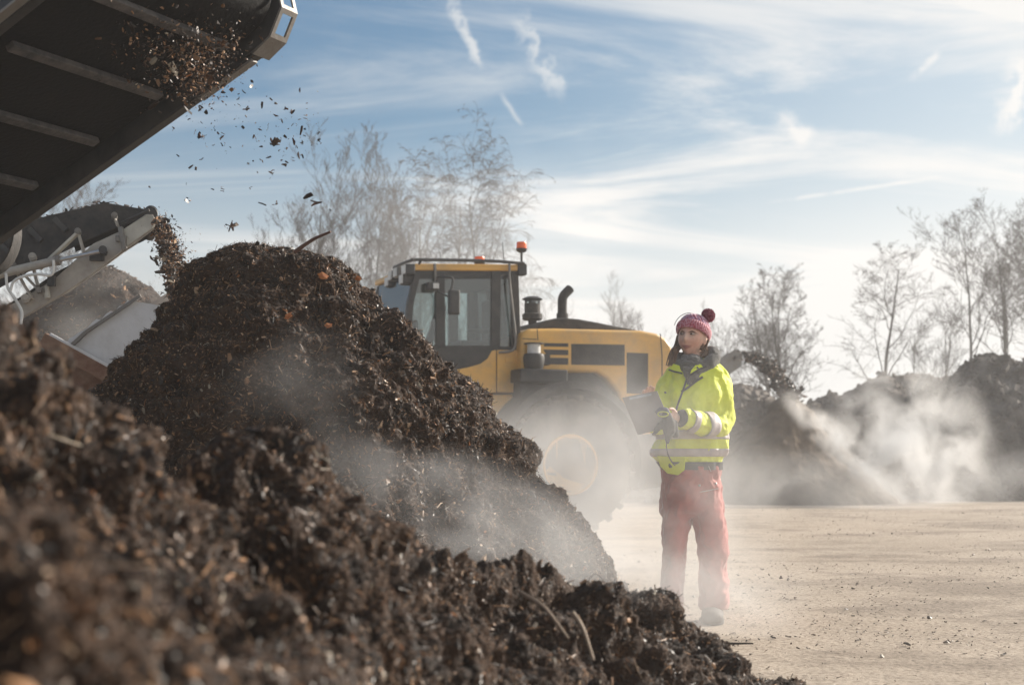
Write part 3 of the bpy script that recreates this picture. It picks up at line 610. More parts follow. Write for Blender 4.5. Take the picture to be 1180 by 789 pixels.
# countable falling pieces
protos = []
for k in range(7):
    r = np.random.default_rng(300+k); n_ = 1 if k < 4 else 3
    pos = r.normal(0, .005, (n_, 3))
    o = chip_mesh('falling_chip', pos, r.normal(size=(n_, 3)), r.uniform(.018, .03, n_), M['chips'], None, 300+k, aspect=(1.5, 3.5), pal=np.array([(.03,.018,.014),(.05,.02,.015),(.07,.045,.03)]), pw=np.array([.5,.25,.25]))
    o.location = (0,0,-50); protos.append(o)
z1 = [(650,365,2.2),(690,378,1.6),(670,465,2),(660,445,1.2),(690,467,1.2),(750,458,1.2),(840,370,1),(893,362,1.4),(935,352,.9),(945,395,1.1),(955,412,1.3),(970,370,.9),(990,380,1),(1037,397,1),(1015,440,2.0),(1008,432,1.4),(890,443,1),(913,440,1.3),(930,487,2.1),(925,480,1.4),(862,466,.8),(893,494,1.2),(975,465,1),(1000,492,1.6),(1010,522,1.7),(1027,487,1),(965,552,1.3),(995,540,.8),(912,530,1.1),(1092,477,.9),(1020,313,1),(645,570,1.2),(665,575,.8),(640,680,1.1),(755,645,.9),(722,645,.7),(625,625,.7),(690,535,.8),(605,530,.8),(845,557,.7),(925,585,.8),(940,690,.9),(886,703,1.6),(1047,690,2.6),(1060,700,2.2),(1072,690,1.6),(788,772,2.2),(770,770,.8),(590,435,.6),(720,425,.7),(965,190,.6),(555,205,1.2),(1125,715,.7),(510,637,.5),(760,490,.7),(850,640,.5)]
used = set()
for k, (x, y, s) in enumerate(z1):
    i = k % 7
    if i in used: o = protos[i].copy(); col.objects.link(o)
    else: o = protos[i]; used.add(i)
    o.location = P(x/2.95, y/2.95, 6.2+random.uniform(-.3, .3)); o.rotation_euler = [random.uniform(0, 6.28) for _ in range(3)]; o.scale = [s*.95]*3
    tag(o, 'small dark bark chip falling through the sky under the overhead conveyor', 'bark chip', 'bark chips falling through the sky')
# ---------- far conveyor behind the woman
c5 = empty('far_conveyor', (P(760,480,30.2)[0], 30.2, 0)); tag(c5, 'far small conveyor whose head shows behind the woman\'s shoulder', 'conveyor')
for dy in (-.45, .45):
    mb = MB(); mb.prism3([P(843,404,30)+[0,dy,0], P(852,410,30)+[0,dy,0], P(850,424,30)+[0,dy,0], P(838,432,30)+[0,dy,0], P(640,575,30)+[0,dy,0], P(640,552,30)+[0,dy,0]], (0,.05,0)); part(mb, 'side_frame', M['galv'], c5)
mb = MB(); mb.tube([P(846,416,30)+[0,-.4,0], P(846,416,30)+[0,.4,0]], .16, 20); part(mb, 'head_drum', M['steel'], c5, True)
mb = MB(); mb.prism3([P(846,409,30)+[0,-.38,0], P(640,556,30)+[0,-.38,0], P(640,556,30)+[0,.38,0], P(846,409,30)+[0,.38,0]], (0,0,-.03)); part(mb, 'belt', M['belt'], c5)
mb = MB(); mb.bar(P(760,475,30), (P(760,475,30)[0], 30, 0), .15, .15, (0,1,0)); part(mb, 'leg', M['black'], c5)

# ================================================================== wheel loader
YAW = R(180+22); yawv = np.array([math.cos(YAW), math.sin(YAW), 0]); leftv = np.array([-math.sin(YAW), math.cos(YAW), 0])
wc = P(660, 535, 16.9); TR = wc[2]; YW = 1.28
lorg = wc - leftv*YW; lorg[2] = 0
ld = empty('wheel_loader', lorg, YAW); tag(ld, 'yellow wheel loader standing half behind steam and the tall compost heap', 'wheel loader')
def lo(px, py, yl):
    d = ray(px, py); p0 = lorg + leftv*yl; t = np.dot(p0-CAM, leftv)/np.dot(d, leftv); q = CAM+d*t-lorg
    return float(q@yawv), float(q[2])
def los(pp, yl): return [lo(x, y, yl) for x, y in pp]
def lp(pp, y0, y1, name, m, bevel=.01, parent=None, **k):      # outline read at y0's plane
    mb = MB(); mb.prism(los(pp, y0), y0, y1); return mb.build(name, m, parent or ld, bevel=bevel, **k)
HW = .95
hood = [(601,392),(603,384),(608,378.5),(640,378),(700,379.5),(740,380.5),(758,384),(768,390),(774,398),(777,410),(777,430),(774,500),(770,512),(725,512),(722,480),(712,452),(700,436),(688,429),(601,429)]
lp(hood, HW, -HW, 'hood', M['yellow'], .05, seg=4)
lp([(601,429),(688,429),(700,436),(712,452),(722,480),(725,512),(600,512)], HW-.12, -HW+.12, 'engine_frame', M['black'])
lp([(556,470),(790,470),(777,512),(768,560),(735,565),(720,540),(556,540)], .55, -.55, 'rear_chassis', M['black'], .02)
lp([(728,500),(779,500),(779,545),(770,560),(742,560)], 1.02, -1.02, 'counterweight', M['black'], .05)
# seams, vents, windows
def onside(pp, th, name, m, bevel=.004): return lp(pp, HW+th, HW-.02, name, m, bevel)
for pp in ([(627,395),(655,395.5),(655,399.5),(627,399)], [(626,402.5),(655,403),(655,409),(630,408.5)], [(631,412),(655,412.3),(655,420),(632,419.5)]):
    onside(pp, .006, 'vent_slot', M['black'])
onside([(658.5,396),(720,397),(720,421),(658.5,420)], .006, 'mesh_window', M['dark_rubber'])
onside([(722.5,406),(747,407),(747,454),(722.5,453)], .006, 'side_grille', M['dark_rubber'])
for y in np.arange(408, 453, 2.2):
    mb = MB(); x0, z0 = lo(723.5, y, HW+.012); x1, z1_ = lo(746, y+.6, HW+.012); mb.bar((x0, HW+.009, z0), (x1, HW+.009, z1_), .008, .006, (0,1,0)); mb.build('grille_bar', M['black'], ld)
mb = MB(); a = los([(761,384.5),(763,410),(763,440),(761,500)], HW+.003)
for (x0, z0), (x1, z1_) in zip(a[:-1], a[1:]): mb.bar((x0, HW+.001, z0), (x1, HW+.001, z1_), .012, .006, (0,1,0))
mb.build('panel_seam', M['black'], ld)
mb = MB(); a = los([(619,379),(620,392)], HW+.003)
for (x0, z0), (x1, z1_) in zip(a[:-1], a[1:]): mb.bar((x0, HW+.001, z0), (x1, HW+.001, z1_), .008, .004, (0,1,0))
a = los([(602,390),(619,391)], HW+.003); mb.bar((a[0][0], HW+.001, a[0][1]), (a[1][0], HW+.001, a[1][1]), .008, .004, (0,1,0))
mb.build('panel_seam', M['black'], ld)
lp([(619,379),(621,373),(627,369.5),(640,366.5),(652,366),(668,367.5),(690,371.5),(712,376),(736,380.5)], HW-.18, -HW+.18, 'hood_cover', M['dark_rubber'], .03)
# exhaust
pts = smoothpts([(lo(648,372,.2)[0], .2, lo(648,372,.2)[1]), (lo(648,350,.2)[0], .2, lo(648,350,.2)[1]), (lo(649.5,341,.2)[0], .2, lo(649.5,341,.2)[1]), (lo(657,332.5,.2)[0], .2, lo(657,332.5,.2)[1])], 24)
mb = MB(); mb.tube(pts, .06, 18); mb.tube([pts[-1], pts[-1]+(pts[-1]-pts[-2]).normalized()*.01], .05, 18); mb.tube([pts[0]-Vector((0,0,.05)), pts[0]+Vector((0,0,.12))], .075, 18); mb.build('exhaust_pipe', M['dark_rubber'], ld, True)
# air precleaner
px_, pz_ = lo(613.5, 377, .35)
def zz(py): return lo(613.5, py, .35)[1]
mb = MB(); mb.lathe([(.04,zz(380)),(.055,zz(371)),(.055,zz(368))], (px_,.35,0)); mb.build('air_inlet', M['black'], ld, True)
mb = MB(); mb.lathe([(.11,zz(369)),(.125,zz(368)),(.125,zz(362)),(.11,zz(361)),(.10,zz(361)),(.10,zz(350))], (px_,.35,0)); mb.build('precleaner_bowl', M['dark_rubber'], ld, True)
mb = MB(); mb.lathe([(.098,zz(350)),(.098,zz(346.5))], (px_,.35,0)); mb.build('precleaner_window', M['glass'], ld, True)
mb = MB(); mb.lathe([(.05,zz(350)),(.05,zz(346)),(.125,zz(345.5)),(.13,zz(344.5)),(.08,zz(342)),(.02,zz(341.2)),(0,zz(341.2))], (px_,.35,0)); mb.build('precleaner_cap', M['black'], ld, True)
# filter canister beside cab
fx, fz = lo(616, 410, 1.1)
mb = MB(); mb.lathe([(.0,fz-.17),(.10,fz-.17),(.12,fz-.12),(.13,fz-.02),(.12,fz+.02),(.10,fz+.03),(.085,fz+.03)], (fx,1.08,0)); mb.lathe([(.11,fz+.14),(.12,fz+.145),(.12,fz+.155),(0,fz+.165)], (fx,1.08,0)); mb.box((fx-.14,1.08,fz-.04),(.1,.1,.13)); mb.build('filter_canister', M['black'], ld, True)
mb = MB(); mb.lathe([(.08,fz+.03),(.08,fz+.145)], (fx,1.08,0)); mb.build('filter_sleeve', M['white'], ld, True)
mb = MB(); mb.box((fx-.08, 1.05, fz-.24), (.62, .32, .16)); mb.build('step_box', M['black'], ld, bevel=.02)
# wheels
def wheel(cx, side, name='wheel'):
    wh = empty(name, (cx, side*1.0, TR), 0, ld); wd = .28
    mb = MB(); r0 = TR
    pf = [(.36,-wd*.8),(.42,-wd),(.62,-wd*1.06),(r0-.12,-wd*1.0),(r0-.05,-wd*.9),(r0-.045,0),(r0-.05,wd*.9),(r0-.12,wd),(.62,wd*1.06),(.42,wd),(.36,wd*.8)]
    mb.lathe(pf, axis='Y', n=48)
    for k in range(24):
        for sg in (-1, 1):
            a = 2*PI*(k+.25*sg)/24; rot = Matrix.Rotation(-a+PI/2, 3, 'Y') @ Matrix.Rotation(sg*.5, 3, 'Z')
            mb.box((math.cos(a)*(r0-.035), sg*wd*.5, math.sin(a)*(r0-.035)), (.075, wd*1.05, .07), rot)
    t_ = mb.build('tyre', M['tyre'], wh, True)
    s = side
    mb = MB(); mb.lathe([(.365,s*wd*.8),(.35,s*(wd*.86)),(.33,s*wd*.80),(.31,s*wd*.60),(.22,s*wd*.55),(.19,s*wd*.62),(.10,s*wd*.66),(0,s*wd*.66)], axis='Y', n=48)
    for k in range(12): 
        a = 2*PI*k/12; mb.tube([(.255*math.cos(a), s*wd*.50, .255*math.sin(a)), (.255*math.cos(a), s*wd*.64, .255*math.sin(a))], .018, 6)
    mb.build('rim', M['yellow'], wh, True)
wheel(0, 1); wheel(0, -1)
fxw = 3.15
wheel(fxw, 1); wheel(fxw, -1)
# rear mudguards
for sg in (1, -1):
    mb = MB(); n = 26; vs = []
    for i in range(n+1):
        a = R(-18) + (R(178)-R(-18))*i/n; rr = TR+.13+.03*math.sin(a)
        for (dr, y) in ((0,.70),(0,1.34),(-.09,1.36),(-.09,1.33),(-.03,1.31),(-.03,.70)):
            vs.append((-(rr+dr)*math.cos(a), sg*y, TR+(rr+dr)*math.sin(a)))
    mb.add(vs, [(6*i+k, 6*i+(k+1) % 6, 6*(i+1)+(k+1) % 6, 6*(i+1)+k) for i in range(n) for k in range(6)] + [(0,1,2,3,4,5), tuple(6*n+k for k in (5,4,3,2,1,0))])
    mb.build('mudguard', M['dark_rubber'], ld, True)
lp([(600,428),(650,426),(655,440),(640,470),(600,470)], 1.05, .7, 'guard_bracket', M['black'], .02)
# cab
CW = .80
def lc(pp, y0, y1, name, m, **k): return lp(pp, y0, y1, name, m, **k)
lc([(476,306),(480,303.5),(598,304.5),(600,308),(600,312),(476,311.5)], CW, -CW, 'roof', M['yellow'], bevel=.02)
lc([(482,311),(598,312),(598,322),(480,322)], CW-.03, -CW+.03, 'roof_frame', M['black'], bevel=.01)
for sg in (1, -1):
    y0, y1 = sg*(CW-.01), sg*(CW-.09)
    def pil(pp, name='pillar', m=M['black']):
        mb = MB(); mb.prism(los(pp, CW), y0, y1); return mb.build(name, m, ld, bevel=.008)
    pil([(479,312),(486,312),(477,350),(473,400),(466,400),(470,350)])
    pil([(503,312),(513,312),(514,402),(503,402)])
    pil([(567,312),(578,312),(577,402),(566,402)])
    pil([(590,312),(598,312),(601,400),(594,404),(590,404)], m=M['dark_rubber'])
    mb = MB(); mb.prism(los([(566,398),(594,400),(594,404),(566,404)], CW), y0, y1); mb.build('window_sill', M['black'], ld)
    # glass panes
    for pp in ([(484,316),(503,316),(503,398),(474,398),(478,350)], [(513,316),(567,316),(566,398),(514,398)], [(578,316),(590,316),(590,400),(577,400)]):
        mb = MB(); mb.prism(los(pp, CW), sg*(CW-.03), sg*(CW-.036)); mb.build('side_window', M['glass'], ld)
# doors' dark lower panel with the curved lower edge, and yellow flanks
lp([(474,398),(567,398),(567,404),(562,413),(554,419),(540,423),(520,427),(500,430),(466,430)], CW-.01, CW-.08, 'lower_glass_panel', M['black'], .006)
lp([(466,430),(500,430),(520,427),(540,423),(554,419),(562,413),(567,404),(572,403),(572,452),(556,454),(466,454)], CW, CW-.10, 'cab_flank', M['yellow'], .01)
lp([(573,403),(600,403),(601,440),(600,452),(573,452)], CW+.02, CW-.5, 'battery_cover', M['yellow'], .015)
lp([(466,454),(556,455),(600,454),(600,470),(556,490),(466,490)], CW-.02, CW-.2, 'step_frame', M['yellow'], .015)
lp([(466,454),(600,454),(600,500),(466,500)], CW-.2, -CW, 'cab_floor', M['black'], .015)
mb = MB(); mb.prism(los([(466,400),(600,400),(600,454),(466,454)], CW), -CW+.1, -CW); mb.build('cab_flank', M['yellow'], ld, bevel=.01)
mb = MB(); a = lo(538, 440, CW+.012); mb.lathe([(.075, CW+.004),(.07,CW+.014),(0,CW+.016)], (a[0],0,a[1]), 'Y', 24); mb.build('filler_cap', M['dark_rubber'], ld, True)
mb = MB(); 
for py in (403, 452):
    pass
a = los([(572.5,404),(572.5,452)], CW+.004); mb.bar((a[0][0],CW+.003,a[0][1]),(a[1][0],CW+.003,a[1][1]),.012,.006,(0,1,0)); mb.build('panel_seam', M['black'], ld)
a = lo(588,414,CW+.03); mb = MB(); mb.box((a[0],CW+.025,a[1]),(.12,.012,.07)); mb.build('cover_handle', M['yellow'], ld, bevel=.004)
# windscreen (front) and rear window
xf_t = lo(480,312,CW)[0]; zf_t = lo(480,312,CW)[1]; xf_b, zf_b = lo(466,400,CW)
mb = MB(); mb.add([(xf_t+.0,-CW+.05,zf_t),(xf_t,CW-.05,zf_t),(xf_b,CW-.05,zf_b),(xf_b,-CW+.05,zf_b),(xf_t+.006,-CW+.05,zf_t),(xf_t+.006,CW-.05,zf_t),(xf_b+.006,CW-.05,zf_b),(xf_b+.006,-CW+.05,zf_b)], [(0,1,2,3),(7,6,5,4),(0,4,5,1),(1,5,6,2),(2,6,7,3),(3,7,4,0)]); mb.build('windscreen', M['glass_painted_sky'], ld)
xr, zr = lo(596,316,CW); xr2, zr2 = lo(598,400,CW)
mb = MB(); mb.add([(xr,-CW+.08,zr),(xr,CW-.08,zr),(xr2,CW-.08,zr2),(xr2,-CW+.08,zr2),(xr+.006,-CW+.08,zr),(xr+.006,CW-.08,zr),(xr2+.006,CW-.08,zr2),(xr2+.006,-CW+.08,zr2)], [(0,1,2,3),(7,6,5,4),(0,4,5,1),(1,5,6,2),(2,6,7,3),(3,7,4,0)]); mb.build('rear_window', M['glass'], ld)
# interior
sx, sz = lo(548,395,0)
mb = MB(); mb.box((sx+.05,0,sz-.05),(.5,.5,.12)); mb.box((sx-.22,0,sz+.25),(.13,.46,.6)); mb.box((sx-.25,0,sz+.62),(.1,.28,.18)); mb.box((sx+.05,.32,sz+.12),(.34,.08,.06)); mb.build('seat', M['black'], ld, bevel=.03)
mb = MB(); mb.bar((sx+.75,0,sz-.35),(sx+.52,0,sz+.25),.09,.09,(0,1,0)); mb.build('steering_column', M['black'], ld, bevel=.01)
mb = MB(); c_ = Vector((sx+.50,0,sz+.28)); pts = [c_+Vector((-.06*math.sin(a)*1, .2*math.cos(a), .19*math.sin(a))) for a in np.linspace(0, 2*PI, 29)]; mb.tube(pts, .016, 8, cap=False); mb.build('steering_wheel', M['black'], ld, True)
mb = MB(); mb.box((xf_b-.12,0,sz-.05),(.25,1.2,.5)); mb.build('dashboard', M['black'], ld, bevel=.03)
# mirror and arms
mx_, mz_ = lo(523, 348, CW+.25)
mb = MB(); mb.box((mx_, CW+.25, mz_), (.14, .09, .30)); mir = mb.build('mirror', M['black'], ld, bevel=.03, seg=3)
def l3(px, py, y): x, z = lo(px, py, y); return (x, y, z)
mb = MB(); mb.tube(smoothpts([l3(503,320,CW), l3(508,319,CW+.12), l3(521,320,CW+.24), l3(521,329,CW+.25), l3(519,337,CW+.25)], 20), .014, 8); mb.tube([l3(503,320,CW), l3(505,336,CW+.1), l3(517,342,CW+.2)], .012, 8); mb.build('mirror_arm', M['black'], ld, True)
mb = MB(); mb.bar(l3(501,304,CW+.01), l3(502,326,CW+.01), .03, .03, (0,1,0)); mb.build('arm_bracket', M['galv'], ld, bevel=.004)
mb = MB(); mb.box(l3(498,330,CW+.06),(.13,.12,.10)); wl = mb.build('work_light', M['black'], ld, bevel=.015); mb = MB(); x, y, z = l3(500.5,330,CW+.06); mb.box((x,y+.065,z),(.07,.012,.06)); mb.build('lens', M['white'], wl)
# roof rail
mb = MB(); mb.tube(smoothpts([l3(454,308,CW-.9), l3(463,304,CW-.3), l3(474,300,CW+.02), l3(484,299.2,CW+.04), l3(560,300.5,CW+.04), l3(604,303.5,CW+.04)], 30), .020, 8); mb.build('roof_rail', M['black'], ld, True)
for px in (485, 604):
    mb = MB(); mb.tube([l3(px,300+(px-485)/40,CW+.03), l3(px-3,306,CW-.03)], .014, 8); mb.build('rail_post', M['black'], ld, True)
mb = MB(); mb.tube(smoothpts([l3(587,304,CW+.05), l3(588,330,CW+.05), l3(594,385,CW+.06), l3(593,400,CW+.06), l3(588,404.5,CW+.06), l3(575,406,CW+.05)], 30), .016, 8); mb.build('grab_rail', M['galv'], ld, True)
# front work lights on roof corner
for (px, py, yy, m) in ((471,311,CW-.05,'black'),(455,318,CW-.75,'black'),(451,325,CW-1.0,'black'),(461,314,CW-.5,'galv'),(468,322,CW-.15,'black')):
    x, z = lo(px, py, yy); mb = MB(); mb.box((x, yy, z), (.12, .17, .13)); b_ = mb.build('work_light', M[m], ld, bevel=.02); mb = MB(); mb.box((x+.066, yy, z), (.012, .13, .10)); mb.build('lens', M['white'], b_)
mb = MB(); a = l3(458,318,CW-.7); mb.bar(a, l3(472,312,CW-.05), .03, .03); mb.build('light_bar', M['black'], ld)
# rear work light + beacon on a post
mb = MB(); mb.box(l3(600,311,CW-.05), (.12,.14,.14)); mb.build('work_light', M['black'], ld, bevel=.015)
for (px, pt, pb, yy, post) in ((601,279,286.5,CW,1),(552.5,296,302,0,0)):
    x, zt_ = lo(px, pt, yy); _, zb_ = lo(px, pb, yy); r_b = .062 if post else .065
    be = MB(); be.lathe([(r_b*.7,zb_-.045),(r_b,zb_-.03),(r_b*1.12,zb_),(r_b*1.0,zb_+.002)], (x,yy,0), n=20); base = be.build('beacon_base', M['black'], ld, True)
    be = MB(); be.lathe([(r_b,zb_),(r_b,zt_-.02),(r_b*.9,zt_),(0,zt_+.003)], (x,yy,0), n=20); be.build('beacon_lens', M['orange'], ld, True)
    if post:
        be = MB(); be.tube([(x,yy,zb_-.04),(x,yy,lo(601,304,yy)[1])], .016, 8); be.build('beacon_post', M['black'], ld, True)
    else:
        be = MB(); be.tube([(x,yy,zb_-.04),(x,yy,zf_t+.02)], .05, 12); be.build('beacon_post', M['galv'], ld, True)
mb = MB(); mb.tube([l3(581,304,.3), l3(579,279,.3)], .005, 6); mb.build('antenna', M['black'], ld)
# front half (behind the heap)
mb = MB(); mb.box((2.6,0,1.0),(1.5,.8,.8)); mb.box((1.35,0,.8),(1.4,.6,.5)); mb.build('front_chassis', M['yellow'], ld, bevel=.04)
for sg in (1, -1):
    mb = MB(); pts = [(2.3,1.9),(2.7,2.0),(3.6,1.5),(4.4,.75),(4.7,.5),(4.55,.3),(4.1,.5),(3.3,1.2),(2.6,1.6),(2.3,1.6)]
    mb.prism(pts, sg*.42, sg*.55); mb.build('lift_arm', M['yellow'], ld, bevel=.02)
    mb = MB(); mb.tube([(2.4,sg*.3,1.1),(3.3,sg*.3,1.15)], .08, 12); mb.tube([(3.3,sg*.3,1.15),(3.9,sg*.45,.8)], .045, 12); mb.build('lift_ram', M['steel'], ld, True)
mb = MB(); pr = [(4.55,.15),(4.6,.9),(4.75,1.25),(4.80,1.24),(4.68,.88),(4.66,.25),(4.85,.12),(5.75,.06),(5.75,.02),(4.8,.04)]
mb.prism(pr, -1.45, 1.45)
for sg in (1, -1): mb.prism([(4.56,.15),(4.62,.9),(4.77,1.25),(5.2,.8),(5.7,.04),(4.8,.03)], sg*1.45, sg*1.42)
mb.build('bucket', M['black'], ld, bevel=.01)
# ================================================================== bare trees
def grow(seed, base, height, spread, stems=1, droop=0.0, levels=4, lean=0.0, fork=.35, twigs=1.0, trunk_r=.12, up=.5, first=.3, wob=.17, lf=.41):
    r = random.Random(seed); T, C = [], []
    def branch(p, d, ln, rad, lev):
        seg = max(4, int(5+ln*1.2)); pts = [p.copy()]; rr = [rad]; q = p.copy(); dd = d.copy()
        for i in range(seg):
            w_ = .05 if lev == 0 else wob
            dd += Vector((r.gauss(0, w_), r.gauss(0, w_), r.gauss(0, w_*.7)))
            if lev == 0: dd.z += .12
            elif droop and lev >= 2: dd.z -= droop*(.15+.5*i/seg)
            else: dd.z += up*.16
            dd.normalize(); q = q + dd*(ln/seg); pts.append(q.copy()); rr.append(max(.003, rad*(1-.85*(i+1)/seg)))
        (T if lev == 0 else C).append((pts, rr, lev))
        if lev >= levels: return
        nb = {0: 14, 1: 8, 2: 6, 3: 4}.get(lev, 3); nb = max(2, int(nb*(twigs if lev >= 2 else 1)))
        for k in range(nb):
            t = r.uniform(first if lev == 0 else .18, 1.0); j = min(len(pts)-2, int(t*(len(pts)-1))); b0 = pts[j].lerp(pts[j+1], r.random())
            az = r.uniform(0, 2*PI); perp = Vector((math.cos(az), math.sin(az)*.8, r.uniform(-.35, .35)))
            d0 = (pts[j+1]-pts[j]).normalized()
            nd_ = (d0*(1.0 if lev == 0 else .9) + perp*spread*(.85 if lev == 0 else 1.0)).normalized()
            l2 = ln*(lf if lev == 0 else .52)*(1.12-.6*t)*r.uniform(.7, 1.25)
            branch(b0, nd_, l2, max(.004, rr[j]*.40), lev+1)
    for s_ in range(stems):
        a = r.uniform(0, 2*PI); l_ = lean + (.22 if stems > 1 else .04)
        branch(Vector(base)+Vector((math.cos(a)*.25*(stems > 1), math.sin(a)*.25*(stems > 1), 0)), Vector((math.cos(a)*l_, math.sin(a)*l_, 1)).normalized(), height*r.uniform(.88, 1)*.93, trunk_r*r.uniform(.8, 1), 0)
    return T, C
def tubes(lst, org, name, m, parent, minr=.0):
    VV, QQ = [], []; off = 0
    for pts, rr, lev in lst:
        n = 7 if lev == 0 else (5 if lev == 1 else 3)
        pa = np.array([list(p) for p in pts]) - org; t = np.gradient(pa, axis=0); t /= np.linalg.norm(t, axis=1)[:, None]+1e-9
        ref = np.tile([0.3, .9, .1], (len(pa), 1)); u = np.cross(t, ref); u /= np.linalg.norm(u, axis=1)[:, None]+1e-9; w_ = np.cross(t, u)
        a = np.arange(n)*2*PI/n; rr = np.maximum(np.array(rr), minr)[:, None, None]
        v = pa[:, None]+(u[:, None]*np.cos(a)[None, :, None]+w_[:, None]*np.sin(a)[None, :, None])*rr
        VV.append(v.reshape(-1, 3)); QQ.append(grid_quads(len(pa), n, True)+off); off += len(pa)*n
    return np_mesh(name, np.concatenate(VV), np.concatenate(QQ), m, parent)
def tree(label, px, Y, top, name='bare_tree', group='bare trees on the skyline', bm=None, **k):
    x = (px-590)/F*Y; h_ = CAMH + (530-top)/F*Y
    T, C = grow(px+top, (x, Y, 0), h_, **k); org = np.array([x, Y, 0])
    root = empty(name, org); tag(root, label, 'tree', group)
    tubes(T, org, 'trunk', bm or M['bark'], root); tubes(C, org, 'crown', M['twig'], root, .0038)
tree('pale many stemmed bare tree left of the birches, just above the tall heap', 400, 42, 208, stems=4, spread=.62, wob=.11, lf=.5, up=.5, lean=.18, twigs=.9, trunk_r=.10, first=.3)
tree('thin spreading bare tree farthest left over the tall heap', 345, 46, 226, stems=3, spread=.62, wob=.11, lf=.5, up=.5, lean=.2, twigs=.8, trunk_r=.08)
tree('weeping birch with a straight pale trunk left of the loader cab lights', 492, 40, 186, name='birch_tree', bm=M['birchbark'], wob=.12, lf=.5, stems=1, spread=.6, droop=.45, twigs=1.15, trunk_r=.13, first=.25)
tree('weeping birch with leaning limbs rising above the loader cab', 545, 41, 188, name='birch_tree', bm=M['birchbark'], wob=.12, lf=.5, stems=2, spread=.6, droop=.45, twigs=1.1, trunk_r=.12, lean=-.08, first=.25)
tree('small faint bare tree behind the loader exhaust pipe', 628, 55, 312, stems=2, spread=.9, levels=3, twigs=.8, trunk_r=.07)
tree('low faint bare tree between the loader hood and the woman', 742, 66, 342, stems=4, spread=.5, twigs=.9, levels=3, trunk_r=.08)
tree('small bare tree right behind the woman\'s woolly hat', 858, 62, 372, stems=3, spread=.8, twigs=.9, levels=3, trunk_r=.07)
tree('wide bare tree with forked stems above the cone heap', 915, 52, 312, stems=3, spread=.85, up=.25, twigs=1.0, trunk_r=.11, lean=.05, first=.35)
tree('bare tree with one straight trunk standing right of the cone heap', 1018, 55, 286, stems=1, spread=1.05, up=.2, twigs=1.15, trunk_r=.13, first=.38)
tree('low bushy bare tree between the straight trunk and the right hand group', 1062, 58, 352, stems=3, spread=.75, twigs=1.0, levels=3, trunk_r=.07)
tree('slender bare tree, first of the tall group at the right edge', 1112, 52, 262, stems=1, spread=.8, up=.25, twigs=1.1, trunk_r=.11, lean=.05, first=.45)
tree('slender dark bare tree in the middle of the tall right hand group', 1142, 50, 248, stems=2, spread=.7, up=.25, twigs=.95, trunk_r=.10, lean=-.02, first=.45)
tree('tall bare tree cut by the right edge of the picture', 1180, 49, 240, stems=2, spread=.8, up=.25, twigs=1.0, trunk_r=.11, first=.4)
tree('faint bare treetop peeking over the grey conveyor at the far left', 45, 46, 222, stems=3, spread=.6, twigs=.8, trunk_r=.08)
tree('tall bare tree behind the frosted pile beyond the right edge', 1235, 53, 250, stems=2, spread=.55, twigs=.8, trunk_r=.11, first=.4)
# ================================================================== odd pieces on the heaps
def stick(name, label, cat, a, b, r0, m, bend=.0, group=None):
    a, b = Vector(a), Vector(b); mid = (a+b)/2 + Vector((0, 0, bend)); org = Vector(a)
    mb = MB(); mb.tube([v-org for v in smoothpts([a, mid, b], 12)], list(np.linspace(r0, r0*.5, 13)), 7); o = mb.build(name, m, None, True); o.location = org; tag(o, label, cat, group); return o
M['stickred'] = mat('red brown stick', (.07, .03, .022), .7, c2=(.11, .05, .035), scale=20)
M['stickpale'] = mat('pale split wood', (.36, .27, .19), .7, c2=(.22, .16, .11), scale=20)
M['leaf'] = mat('orange leaf', (.50, .19, .05), .6, c2=(.28, .09, .03), scale=30)
stick('stick', 'red brown stick poking up from the crest of the tall heap', 'stick', P(340,290,6.6), P(381,267,6.5), .011, M['stickred'], .01)
stick('stick', 'pale split stick lying on the left slope of the front ridge', 'stick', P(137,505,2.75), P(158,538,2.68), .006, M['stickpale'])
stick('stick', 'pale blurred stick standing at the bottom edge left of centre', 'stick', P(243,712,2.15), P(262,790,2.05), .007, M['stickpale'], .01)
stick('stick', 'long thin pale straw lying on the lower right part of the ridge', 'stick', P(600,682,3.95), P(655,735,3.75), .006, M['stickpale'], .02)
stick('stick', 'bright curved strip of wood hanging down the lower right ridge', 'stick', P(660,706,3.8), P(684,760,3.7), .007, M['stickpale'], .02)
stick('stick', 'short pale stick at the ridge crest below the tall heap', 'stick', P(338,512,3.25), P(352,532,3.2), .006, M['stickpale'])
stick('stick', 'thin dark twig lying on the yard beside the ridge', 'twig', P(833,741,6.15), P(868,741,6.15), .006, M['bark'])
def surf_at(px, py, Vv):      # nearest heap point along the pixel's ray
    d = ray(px, py); d = d/np.linalg.norm(d); q = Vv-CAM; t = q@d; e = np.linalg.norm(q-t[:, None]*d, axis=1); e[t < 0] = 9
    k = np.where(e < .02)[0]; i = k[np.argmin(t[k])] if len(k) else np.argmin(e); return Vv[i]
